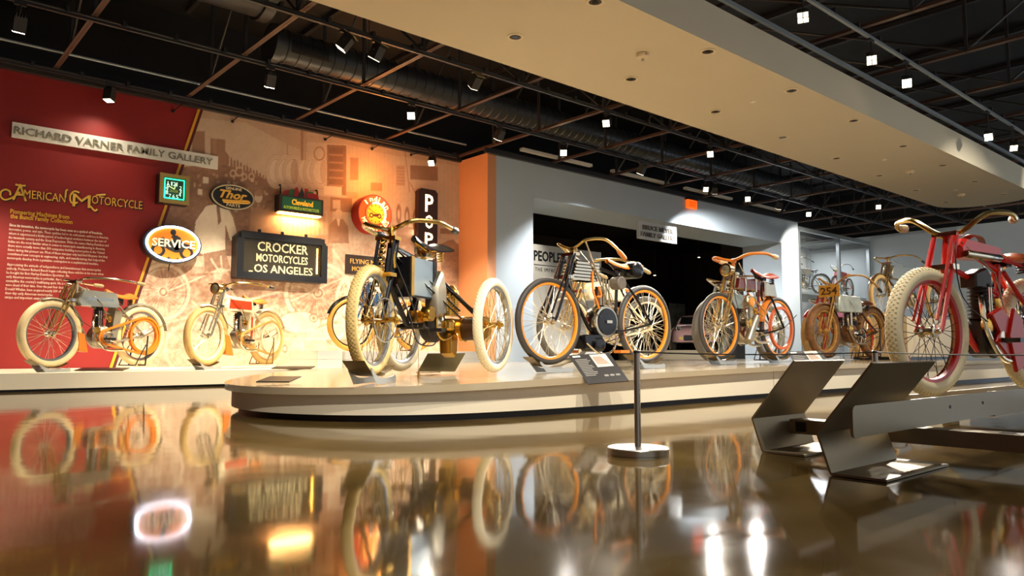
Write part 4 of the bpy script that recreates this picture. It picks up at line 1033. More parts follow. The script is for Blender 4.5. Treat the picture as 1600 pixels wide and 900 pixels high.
def belt_loop(parent, xa, za, ra, xb, zb, rb, y, w, th, material, name='belt'):
    """drive belt round two pulleys in the plane y"""
    d = Vector((xb-xa, zb-za)); L = d.length; base = math.atan2(d.y, d.x); k = math.acos(max(-1, min(1, (ra-rb)/L)))
    pts = []
    for i in range(13):
        a = base+k+(2*math.pi-2*k)*i/12; pts.append((xa+ra*math.cos(a), za+ra*math.sin(a)))
    for i in range(17):
        a = base-k+(2*k)*i/16; pts.append((xb+rb*math.cos(a), zb+rb*math.sin(a)))
    n = len(pts); cx = sum(p[0] for p in pts)/n; cz = sum(p[1] for p in pts)/n
    vs = []
    for i in range(n):
        p, q, r = Vector(pts[i-1]), Vector(pts[i]), Vector(pts[(i+1) % n]); t = (r-p).normalized(); nn = Vector((t.y, -t.x))
        if nn.dot(q-Vector((cx, cz))) < 0: nn = -nn
        o = q+nn*th
        vs += [(q.x, y-w/2, q.y), (q.x, y+w/2, q.y), (o.x, y+w/2, o.y), (o.x, y-w/2, o.y)]
    fs = []
    for i in range(n):
        j = (i+1) % n
        for k2 in range(4): fs.append((i*4+k2, i*4+(k2+1) % 4, j*4+(k2+1) % 4, j*4+k2))
    return MB().add(vs, fs).obj(name, material, parent)
def pulley(parent, x, z, r, y, w, material, name='pulley', holes=False):
    b = MB().lathe([(0.012,y-w*0.6),(r*0.3,y-w*0.6),(r*0.35,y-w*0.3),(r*0.8,y-w*0.3),(r,y-w/2),(r*1.04,y-w/2),(r*0.96,y),(r*1.04,y+w/2),(r,y+w/2),(r*0.8,y+w*0.3),(r*0.35,y+w*0.3),(r*0.3,y+w*0.6),(0.012,y+w*0.6)], (x,0,z), 'Y', 28)
    return b.obj(name, material, parent)
def ring_pulley(parent, x, z, r, y, w, material):
    return MB().lathe([(r-0.03,y-w/2),(r,y-w/2),(r-0.008,y),(r,y+w/2),(r-0.03,y+w/2),(r-0.03,y-w/2)], (x,0,z), 'Y', 36, False).obj('belt_rim', material, parent)
def pedals(parent, x, z, material, block, ang=20, L=0.15):
    for sy in (1, -1):
        a = R2(ang if sy > 0 else ang+180); ex, ez = x+L*math.cos(a), z+L*math.sin(a)
        c = MB().tube([(x, sy*0.05, z), (x, sy*0.10, z), (ex, sy*0.115, ez), (ex, sy*0.20, ez)], 0.009, 8).obj('crank', material, parent)
        MB().box(ex-0.035, ex+0.035, sy*0.165-0.045, sy*0.165+0.045, ez-0.013, ez+0.013).obj('pedal', block, c)
def rear_stand(parent, x, R, material):
    b = MB()
    for sy in (1, -1): b.tube([(x-0.02, sy*0.11, R), (x+0.02, sy*0.13, 0.012)], 0.009, 8); b.tube([(x+0.02, sy*0.13, 0.25), (x+0.16, sy*0.13, 0.012)], 0.007, 6)
    b.tube([(x+0.02, 0.13, 0.012), (x+0.02, -0.13, 0.012)], 0.009, 8); b.tube([(x+0.16, 0.13, 0.012), (x+0.16, -0.13, 0.012)], 0.007, 6)
    b.obj('rear_stand', material, parent)

def bike_from_pixels(name, label, f, r, dia, base_z=None, group=None):
    """place a two-wheeler: f, r = (column, apparent height) of front and rear wheel, dia = wheel diameter"""
    Df, Dr = FPX*dia/f[1], FPX*dia/r[1]
    A, B = atD(f[0], 550, Df), atD(r[0], 550, Dr)
    d = Vector((A.x-B.x, A.y-B.y)); wb = d.length; m = (A+B)/2
    s = dia/0.71
    e = empty(name, (m.x, m.y, base_z), math.atan2(d.y, d.x), None, s)
    tag(e, label, 'motorcycle', group)
    return e, wb/s, A, B, math.atan2(d.y, d.x), s

RW = 0.355
def build_bike(e, wb, **k):
    g = k.get; xf, xb = wb/2, -wb/2; R = RW; tr = g('tr', 0.034)
    fm, nm = g('frame', M_blk), g('bright', M_nickel)
    tire, rim = g('tire', M_cream_t), g('rim', M_nickel)
    wheel(e, xf, R, tr, g('ftire', tire), g('frim', rim), g('spoke'), g('hubm'), g('knobs', False), g('steer', 0.0), sr=g('sr', 0.0022))
    wheel(e, xb, R, tr, tire, rim, g('spoke'), g('hubm'), g('knobs_r', False), 0.0, sr=g('sr', 0.0022))
    zs = g('seat_z', 0.86); hz = g('bar_z', 0.96); xs = g('seat_x', xb+0.36)
    ht = (xf-0.265, 0, 0.91); hb = (xf-0.19, 0, 0.68); cx = g('cx', -0.02)
    ft = g('ft', 0.0145)
    F = [([(ht[0]+0.012,0,0.92), (hb[0],0,0.65)], 0.021), ([ht[:2]+(0.885,), (xs, 0, zs-0.12)], ft), ([(hb[0]-0.005,0,0.685), (cx+0.16,0,0.31), (cx+0.08,0,0.25)], ft*1.1),
         ([(xs,0,zs-0.08), (cx-0.17,0,0.28)], ft), ([(cx+0.08,0,0.25), (cx-0.17,0,0.27)], ft)]
    if g('lower_rail', True): F.append(([(hb[0]-0.02,0,0.74), (xs-0.02,0,zs-0.27)], ft*0.9))
    sep_tubes('frame_tube', e, fm, F)
    S = []
    for sy in (1, -1):
        S.append(([(cx-0.15, sy*0.035, 0.275), (xb+0.2, sy*0.062, 0.31), (xb, sy*0.075, R)], ft*0.75))
        S.append(([(xs-0.005, sy*0.03, zs-0.13), (xb+0.2, sy*0.06, zs-0.30), (xb, sy*0.08, R)], ft*0.75))
    sep_tubes('rear_stay', e, g('stay', fm), S)
    # fork
    fk = g('fork', fm)
    crown = MB().box(hb[0]-0.02, hb[0]+0.05, -0.08, 0.08, 0.705, 0.735).box(ht[0]-0.02, ht[0]+0.05, -0.07, 0.07, 0.905, 0.93).obj('fork_crown', g('crown', nm), e)
    blades = []
    for sy in (1, -1):
        blades.append(([(ht[0]+0.03, sy*0.062, 0.92), (hb[0]+0.035, sy*0.066, 0.70), (xf-0.02, sy*0.07, R+0.03), (xf, sy*0.07, R)], 0.0125))
        if g('girder', True): blades.append(([(ht[0]+0.065, sy*0.055, 0.90), (hb[0]+0.085, sy*0.06, 0.69), (xf+0.03, sy*0.066, R+0.06)], 0.009))
    sep_tubes('fork_blade', e, fk, blades)
    if g('front_spring', True):
        p = [(ht[0]+0.075+0.024*math.cos(q*0.8)-q*0.0004, 0.024*math.sin(q*0.8), 0.90-0.0042*q) for q in range(44)]
        MB().tube(p, 0.005, 5).obj('fork_spring', nm, e)
    handlebar(e, xf-0.285, hz, g('bar', nm), g('grip', M_leath_k), g('rise', 0.05), g('back', 0.45), g('barw', 0.33), g('drop', 0.05), g('fwd', 0.03), g('bar_r', 0.0125), yaw=g('bar_yaw', 0.0))
    saddle(e, xs-0.04, zs, g('leather', M_leather), None, g('seat_len', 0.31), g('seat_tilt', 0.08))
    tubes('seat_post', e, nm, [([(xs-0.02,0,zs-0.12), (xs-0.03,0,zs-0.05)], 0.013)])
    # tank
    T = g('tank', M_alum)
    if T:
        t0, t1 = g('tank_z', (0.66, 0.86)); a0, a1 = xs+0.03, xf-0.29
        P = [(a0, t1-0.03), (a0+0.02, t1), (a1-0.03, t1+0.015), (a1+0.01, t1-0.02), (a1+0.045, t0+0.04), (a1+0.02, t0), (a0-0.02, t0), (a0-0.03, t0+0.03)]
        tk = MB().prism(P, -0.085, 0.085, 0.014).obj('tank', T, e)
        if g('panel'):
            Q = [(a0+0.03, t0+0.03), (a1-0.0, t0+0.03), (a1-0.02, t1-0.03), (a0+0.04, t1-0.035)]
            MB().prism(Q, 0.0855, 0.088, 0).obj('tank_panel', g('panel'), tk)
        for xx in (a0+0.10, a1-0.10): MB().lathe([(0.022,0),(0.022,0.014),(0.012,0.022)], (xx,0,t1), 'Z', 12).obj('filler_cap', g('cap', nm), tk)
        MB().box(a0+0.06, a1-0.06, 0.0856, 0.0875, (t0+t1)/2-0.018, (t0+t1)/2+0.018).obj('tank_emblem', g('emblem', M_alum), tk) if g('emblem') else None
    # engine
    if g('engine', True):
        em = g('engine_m', M_alum)
        eng = MB().lathe([(0.04,-0.075),(0.10,-0.072),(0.125,-0.05),(0.128,0.05),(0.10,0.072),(0.04,0.085)], (cx,0,0.33), 'Y', 26).obj('crankcase', em, e)
        MB().lathe([(0.045,0.08),(0.05,0.10),(0.03,0.112)], (cx,0,0.33), 'Y', 18).obj('case_boss', nm, eng)
        for a in range(6): pass
        tl = g('cyl_tilt', 0.0)
        cy = cylinder_fins(e, cx+g('cyl_x', 0.02), 0.435, 0.20, g('cyl_r', 0.062), g('fins', 9), g('cyl_m', M_iron), tl)
        MB().lathe([(0.03,0.0),(0.03,0.03),(0.018,0.045)], (cx+g('cyl_x', 0.02)+math.sin(tl)*0.22, 0, 0.655+0.0), 'Z', 14).obj('valve_dome', nm, cy)
        if g('twin'): cylinder_fins(e, cx-0.05, 0.43, 0.19, 0.06, 9, g('cyl_m', M_iron), -0.42)
        MB().lathe([(0.022,0),(0.03,0.02),(0.03,0.06),(0.02,0.07)], (cx-0.09,0.03,0.50), 'Z', 14).tube([(cx-0.09,0.03,0.53),(cx-0.03,0.02,0.56)], 0.013, 8).obj('carburettor', g('carb', M_bras), e)
        MB().tube(smooth([(cx+0.07,0.03,0.58),(cx+0.13,0.06,0.52),(cx+0.12,0.08,0.35),(cx+0.0,0.10,0.20),(cx-0.22,0.10,0.19)], 5), 0.015, 8).obj('exhaust_pipe', g('pipe_m', nm), e)
        MB().tube([(cx+0.05,0.075,0.42),(cx+0.05,0.075,0.62)], 0.006, 6).tube([(cx+0.075,0.075,0.42),(cx+0.075,0.075,0.62)], 0.006, 6).obj('push_rods', nm, e)
        MB().lathe([(0.035,0.05),(0.042,0.06),(0.042,0.09),(0.02,0.095)], (cx+0.10,0,0.40), 'Y', 16).obj('magneto', g('carb', M_bras), e)
    # drive
    bd = g('belt')
    if bd:
        y = 0.092
        pulley(e, cx-0.005, 0.33, 0.062, y+0.02, 0.05, nm, 'engine_pulley'); ring_pulley(e, xb, R, 0.205, 0.062, 0.04, g('belt_rim', bd))
        belt_loop(e, cx-0.005, 0.33, 0.064, xb, R, 0.206, 0.078, 0.03, 0.02, bd)
    if g('chain'):
        y = -0.10 if not g('chain_left') else 0.10
        belt_loop(e, cx-0.14, 0.29, 0.10, xb, R, 0.05, y, 0.008, 0.008, M_iron, 'chain')
        b = MB().torus(0.10, 0.006, (cx-0.14, y, 0.29), 32, 6)
        for q in range(5): b.tube([(cx-0.14, y, 0.29), (cx-0.14+0.1*math.cos(q*1.257), y, 0.29+0.1*math.sin(q*1.257))], 0.007, 6)
        b.obj('chainring', nm, e)
    if g('pedals', True): pedals(e, cx-0.15, 0.27, nm, g('pedal_m', M_leath_k), g('pedal_ang', 15))
    if g('ffender'): fender('front_fender', e, xf, R, R+0.028, g('ff', (60, 150))[0], g('ff', (60, 150))[1], 0.085, g('ffender'))
    if g('rfender'): fender('rear_fender', e, xb, R, R+0.032, g('rf', (55, 205))[0], g('rf', (55, 205))[1], 0.10, g('rfender'))
    for sy in (1, -1):
        if g('rfender'): tubes('fender_stay', e, nm, [([(xb, sy*0.085, R), (xb-(R+0.02)*math.cos(R2(25)), sy*0.05, R+(R+0.02)*math.sin(R2(25)))], 0.005)], 6)
    if g('stand', True): rear_stand(e, xb, R, g('stand_m', M_iron))
    if g('lamp'):
        lm = MB().lathe([(0.03,-0.09),(0.06,-0.06),(0.066,0.0),(0.07,0.02),(0.06,0.022)], (0,0,0), 'X', 22); lm.xf(Matrix.Translation((xf-0.11, 0.03, g('lamp_z', 0.90))))
        l = lm.obj('head_lamp', g('lamp'), e); MB().lathe([(0.058,0.018),(0.04,0.026),(0.001,0.03)], (0,0,0), 'X', 20).xf(Matrix.Translation((xf-0.11,0.03,g('lamp_z', 0.90)))).obj('lamp_glass', mat('clear_lens', rgb(150,140,110), 0.08, 0.5), l)
    # control rods and cables
    tubes('control_rod', e, nm, [([(xf-0.31,0.05,hz-0.02),(xs+0.26,0.10,0.70),(cx-0.02,0.11,0.50)], 0.0045)], 6)
    tubes('brake_cable', e, M_iron, [(smooth([(xf-0.27,0.05,hz),(xf-0.15,0.09,0.80),(xf-0.23,0.08,0.55),(cx+0.1,0.09,0.40)], 5), 0.0035)], 6)

def front_chock(A, rz, zb, label, s=1.0):
    chock((A.x+0.0, A.y, zb), rz, label, s)

# --- 1 silver flat-tank machine with orange belt
e, wb, A, B, rz, s = bike_from_pixels('motorcycle', 'silver grey belt-drive motorcycle with cream tires before the red wall', (77, 106), (217, 93.5), 0.78, 0.249)
M_sg = mat('silver_grey_enamel', rgb(146, 138, 116), 0.25, 0.35, coat=0.3)
build_bike(e, wb, frame=M_sg, fork=M_goldn, tire=M_cream_t, rim=mat('grey_rim', rgb(120,124,126), 0.3, 0.5), knobs=True, tr=0.042, tank=mat('bright_silver_tank', rgb(186, 178, 154), 0.16, 0.7), tank_z=(0.66,0.83),
           belt=M_belt, bar=M_nickel, grip=mat('tan_grip', rgb(170,150,104), 0.5), bar_z=0.93, seat_z=0.84, leather=M_leather, ffender=M_sg, ff=(70,165), rfender=M_sg, rf=(20,170), emblem=M_nickel, rise=0.03, drop=0.0, back=0.5)
MB().prism([(-wb/2+0.40,0.66),(-wb/2+0.30,0.62),(-0.20,0.30),(-0.12,0.33)], -0.06, 0.06, 0.01).obj('oil_tank', M_sg, e)
MB().prism([(wb/2-0.37,0.36),(wb/2-0.29,0.38),(wb/2-0.31,0.18),(wb/2-0.42,0.16)], -0.045, 0.045, 0.004).obj('mud_flap', M_leather, e)
front_chock(A, rz, LPZ+0.001, 'pale steel wheel chock under the silver motorcycle', s)
# --- 2 cream machine with red panels
e, wb, A, B, rz, s = bike_from_pixels('motorcycle', 'cream motorcycle with red tank panel and brass lamp before the mural', (321, 93), (415, 83), 0.78, 0.249)
M_cr = mat('cream_enamel', rgb(230, 216, 178), 0.22, coat=0.5); M_rp = mat('vermilion_panel', rgb(210, 60, 22), 0.3)
build_bike(e, wb, frame=M_cr, fork=mat('pale_nickel', rgb(226, 222, 208), 0.2, 0.9), tire=M_tan_t, rim=M_cr, tr=0.042, knobs=True, tank=M_cr, panel=M_rp, tank_z=(0.67,0.84), belt=M_belt2, belt_rim=M_cr, bar=M_goldn, bar_z=0.98,
           seat_z=0.86, leather=M_leather, ffender=M_cr, ff=(70,165), rfender=M_cr, rf=(20,165), lamp=M_goldn, lamp_z=0.93, rise=0.03, drop=0.0, back=0.46, stand_m=M_goldn)
MB().prism([(-wb/2+0.42,0.68),(-wb/2+0.31,0.64),(-0.24,0.28),(-0.12,0.30)], -0.06, 0.06, 0.01).obj('oil_tank', M_cr, e)
MB().prism([(-wb/2+0.39,0.62),(-wb/2+0.36,0.60),(-0.21,0.32),(-0.17,0.33)], 0.0605, 0.063, 0).obj('red_stripe', M_rp, e)
MB().prism([(wb/2-0.37,0.36),(wb/2-0.29,0.38),(wb/2-0.31,0.14),(wb/2-0.45,0.12)], -0.045, 0.045, 0.004).obj('mud_flap', M_leather, e)
front_chock(A, rz, LPZ+0.001, 'pale steel wheel chock under the cream motorcycle', s)
# --- 3b blue machine on the plinth, mostly hidden by the tricycle
e, wb, A, B, rz, s = bike_from_pixels('motorcycle', 'blue motorcycle with tan tires on the white plinth behind the tricycle', (549, 84), (648, 79), 0.80, PZ+0.002)
M_bl = mat('deep_blue_enamel', rgb(30, 74, 116), 0.25, coat=0.4)
build_bike(e, wb, frame=M_bl, fork=M_bl, tire=mat('amber_rubber', rgb(214, 152, 56), 0.5), rim=M_blk, tank=M_bl, ffender=M_blk, ff=(20,165), bar_z=0.86, rise=0.0, drop=0.05, back=0.3, seat_z=0.72, tank_z=(0.60,0.76), chain=True)
# --- 4 black machine with orange rims and finned tank
e, wb, A, B, rz, s = bike_from_pixels('motorcycle', 'black motorcycle with orange rims, stacked silver fins and round crankcase', (858, 137), (1008, 122), 0.71, 0.326)
xf, xb = wb/2, -wb/2
build_bike(e, wb, frame=M_blk, fork=M_blk, tire=M_black_t, rim=M_orim, tr=0.026, tank=None, engine=False, bar=M_goldn, grip=M_leather, bar_z=0.96, rise=0.07, back=0.27, barw=0.27, seat_tilt=0.0, seat_z=0.90, leather=M_leather, girder=True, lower_rail=False, front_spring=False, chain=True, chain_left=False, pedal_m=M_leather, pedals=False, stand=False, sr=0.0020)
for q in range(6):
    z0 = 0.70+q*0.027
    MB().prism([(xf-0.52,z0),(xf-0.20-0.010*q,z0),(xf-0.195-0.010*q,z0+0.010),(xf-0.20-0.010*q,z0+0.019),(xf-0.52,z0+0.019)], -0.075, 0.075, 0.004).obj('tank_fin', M_nickel, e)
MB().box(xf-0.50, xf-0.28, -0.06, 0.06, 0.70, 0.865).obj('tank_core', M_iron, e)
cc = MB().lathe([(0.03,-0.07),(0.13,-0.065),(0.145,-0.04),(0.145,0.05),(0.135,0.075),(0.118,0.078)], (-0.01,0,0.36), 'Y', 32).obj('crankcase', M_nickel, e)
MB().lathe([(0.118,0.074),(0.112,0.088),(0.03,0.094)], (-0.01,0,0.36), 'Y', 32).obj('cover_disc', M_blk, cc)
MB().box(-0.045, 0.02, 0.094, 0.108, 0.348, 0.372).obj('cover_latch', M_nickel, cc)
MB().lathe([(0.046,0.50),(0.048,0.51),(0.048,0.63),(0.040,0.66),(0.02,0.67)], (0.02,0.02,0), 'Z', 22).obj('cylinder', M_nickel, e)
for q in range(4): MB().tube([(-0.04+q*0.035,0.075,0.50),(-0.04+q*0.035,0.075,0.72)], 0.007, 6).obj('push_rod', M_nickel, e)
MB().lathe([(0.05,-0.055),(0.056,-0.05),(0.056,0.05),(0.05,0.055)], (xb+0.42,0.06,0.70), 'Y', 22).obj('round_tool_box', mat('grey_leather_drum', rgb(96,86,74), 0.5), e)
MB().lathe([(0.05,-0.13),(0.072,-0.12),(0.072,0.12),(0.05,0.135)], (xb+0.22,0.0,0.825), 'Y', 24).obj('black_drum_tank', M_blk, e)
MB().lathe([(0.045,-0.10),(0.06,-0.095),(0.06,0.095),(0.045,0.10)], (0.09,0,0.165), 'Y', 20).obj('silencer_drum', M_blk, e)
MB().prism([(0.02,0.13),(0.24,0.13),(0.25,0.24),(0.22,0.25),(0.03,0.25)], -0.07, 0.07, 0.008).obj('black_lower_box', M_blk, e)
MB().tube(smooth([(0.16,0.08,0.78),(0.17,0.09,0.62),(0.13,0.09,0.54),(0.10,0.09,0.47)], 5), 0.008, 8).obj('orange_hose', M_belt, e)
MB().tube(smooth([(0.10,0.085,0.66),(0.07,0.09,0.58),(0.12,0.09,0.57)], 5), 0.008, 8).obj('orange_hose', M_belt, e)
MB().tube(smooth([(0.24,0.08,0.18),(0.10,0.10,0.09),(-0.06,0.10,0.12),(-0.10,0.10,0.24)], 5), 0.009, 8).obj('exhaust_pipe', M_nickel, e)
for (px_, sy) in ((-0.11, 1), (0.20, -1)): MB().box(px_-0.055, px_+0.055, sy*0.15-0.04, sy*0.15+0.04, 0.095, 0.12).obj('pedal', M_leather, e)
MB().tube([(xf-0.34,0.09,1.02),(-0.01,0.09,0.5)], 0.007, 6).obj('control_lever', M_nickel, e)
front_chock(A, rz, zplat(A.x)+0.005, 'pale steel wheel chock under the black orange-rimmed motorcycle front wheel', s)
chock((B.x, B.y, zplat(B.x)+0.005), rz, 'pale steel wheel chock under the black orange-rimmed motorcycle rear wheel', s)
# --- 4b cream machine right behind it
e, wb, A, B, rz, s = bike_from_pixels('motorcycle', 'pale cream motorcycle with grey tires behind the black orange-rimmed one', (884, 112), (1012, 103), 0.71, 0.318)
build_bike(e, wb, frame=M_cr, fork=M_goldn, tire=M_grey_t, rim=M_cr, tank=M_cr, tank_z=(0.64,0.80), bar=M_goldn, grip=mat('tan_grip', rgb(170,150,104), 0.5), bar_z=0.98, rise=0.05, back=0.48, seat_z=0.80, engine_m=M_nickel, cyl_m=M_nickel, chain=True)
# --- 5 maroon machine with orange rims and wooden handlebar
e, wb, A, B, rz, s = bike_from_pixels('motorcycle', 'maroon motorcycle with orange rims, brass lamp and wooden handlebar', (1125, 106), (1216, 97), 0.71, 0.347)
M_mar = mat('maroon_enamel', rgb(88, 26, 22), 0.2, coat=0.5); xf, xb = wb/2, -wb/2
build_bike(e, wb, frame=M_mar, stay=M_blk, fork=M_goldn, tire=M_black_t, rim=M_orim, tr=0.026, tank=None, bar=M_leather, grip=mat('pale_wood_grip', rgb(222,190,140), 0.5), bar_z=1.06, rise=0.06, back=0.25, drop=-0.02, bar_r=0.016, seat_z=0.97, leather=mat('russet_leather', rgb(160,60,26), 0.4),
           lamp=M_goldn, lamp_z=0.95, engine_m=M_nickel, cyl_m=M_alum, cx=0.02, rfender=M_leather, rf=(10,75), stand=False, lower_rail=False)
MB().prism([(xb+0.42,0.76),(xb+0.40,0.86),(xf-0.33,0.87),(xf-0.30,0.77)], -0.055, 0.055, 0.012).obj('slung_tank', M_mar, e)
for q in (0.25, 0.75):
    xx = xb+0.41+(wb-0.73)*q; MB().box(xx-0.012, xx+0.012, -0.060, 0.060, 0.74, 0.885).obj('tank_strap', M_nickel, e)
MB().prism([(xb+0.10,0.70),(xb+0.34,0.70),(xb+0.34,0.86),(xb+0.14,0.86)], -0.07, 0.07, 0.015).obj('tool_case', M_nickel, e)
MB().lathe([(0.03,-0.16),(0.045,-0.15),(0.045,0.14),(0.035,0.17)], (0,0,0), 'Z', 18).xf(Matrix.Translation((0.10,0.09,0.33)) @ Matrix.Rotation(-0.55, 4, 'Y')).obj('silencer', M_alum, e)
MB().lathe([(0.03,0.09),(0.045,0.10),(0.045,0.125),(0.02,0.13)], (0.13,0,0.62), 'Y', 18).obj('front_pulley', M_orim, e)
belt_loop(e, 0.13, 0.62, 0.047, -0.10, 0.50, 0.03, 0.115, 0.02, 0.005, M_belt2)
ring_pulley(e, xb, RW, 0.245, 0.045, 0.03, mat('russet_rim', rgb(196,92,40), 0.4))
front_chock(A, rz, zplat(A.x)+0.005, 'pale steel wheel chock under the maroon motorcycle front wheel', s)
chock((B.x, B.y, zplat(B.x)+0.005), rz, 'pale steel wheel chock under the maroon motorcycle rear wheel', s)
# --- 5b dark-tired machine behind
e, wb, A, B, rz, s = bike_from_pixels('motorcycle', 'grey green motorcycle with wide dark tires behind the maroon one', (1112, 97), (1203, 88), 0.71, 0.320)
M_gg = mat('grey_green_enamel', rgb(128, 134, 122), 0.25, 0.2, coat=0.3)
build_bike(e, wb, frame=M_gg, fork=M_gg, tire=M_grey_t, rim=M_gg, tr=0.04, tank=M_gg, tank_z=(0.62,0.78), bar=M_nickel, bar_z=0.92, rise=0.06, seat_z=0.80, engine_m=M_alum, chain=True)
# --- 6 unrestored rusty machine with number plate
e, wb, A, B, rz, s = bike_from_pixels('motorcycle', 'rusty brown unrestored motorcycle with yellow number plate', (1288, 83), (1363, 77.5), 0.74, 0.350)
M_rust = mat('rusty_steel', rgb(118, 78, 36), 0.65, 0.2, noise=0.35, nscale=14); M_rust_l = mat('ochre_rust', rgb(170, 122, 50), 0.6, 0.2, noise=0.3, nscale=14); xf, xb = wb/2, -wb/2
build_bike(e, wb, frame=mat('dark_rust', rgb(70,50,36), 0.5, 0.4, noise=0.3, nscale=14), fork=M_rust_l, tire=M_rust, rim=M_rust_l, spoke=M_rust_l, hubm=M_rust_l, tr=0.046, tank=mat('chipped_pale_tank', rgb(176,178,160), 0.45, 0.3, noise=0.25, nscale=9), tank_z=(0.62,0.84), bar=M_rust_l, bar_z=0.98, rise=0.12, back=0.55, drop=0.08,
           seat_z=0.80, leather=M_leath_b, ffender=M_rust, ff=(-20,150), rfender=M_rust, rf=(20,190), engine_m=M_rust, cyl_m=M_iron, twin=True, belt=None, chain=True, chain_left=True, pipe_m=mat('dull_pipe', rgb(150,130,104), 0.4, 0.7))
pl = MB().box(xf-0.17, xf-0.16, -0.15, 0.15, 0.82, 0.98).obj('number_plate', mat('ochre_plate', rgb(196, 140, 40), 0.5, noise=0.2, nscale=20), e)
b = MB(); text_box(b, '254', (xf-0.159, -0.12, 0.85), (0,1,0), (0,0,1), 0.24, 0.1, 0.003, N=(1,0,0), bold=0.02); b.obj('plate_numerals', mat('dark_numerals', rgb(60,36,14), 0.5), pl)
front_chock(A, rz, zplat(A.x)+0.005, 'pale steel wheel chock under the rusty motorcycle', s)
# --- 6b red machine with cream tires behind the rusty one
e, wb, A, B, rz, s = bike_from_pixels('motorcycle', 'red motorcycle with cream tires peeking out behind the rusty one', (1275, 77), (1350, 71), 0.74, 0.318)
build_bike(e, wb, frame=M_red, fork=M_red, tire=M_tan_t, rim=M_red, tr=0.045, tank=M_red, tank_z=(0.62,0.78), ffender=M_red, ff=(40,120), bar=M_nickel, bar_z=0.86, rise=0.02, seat_z=0.78, chain=True)

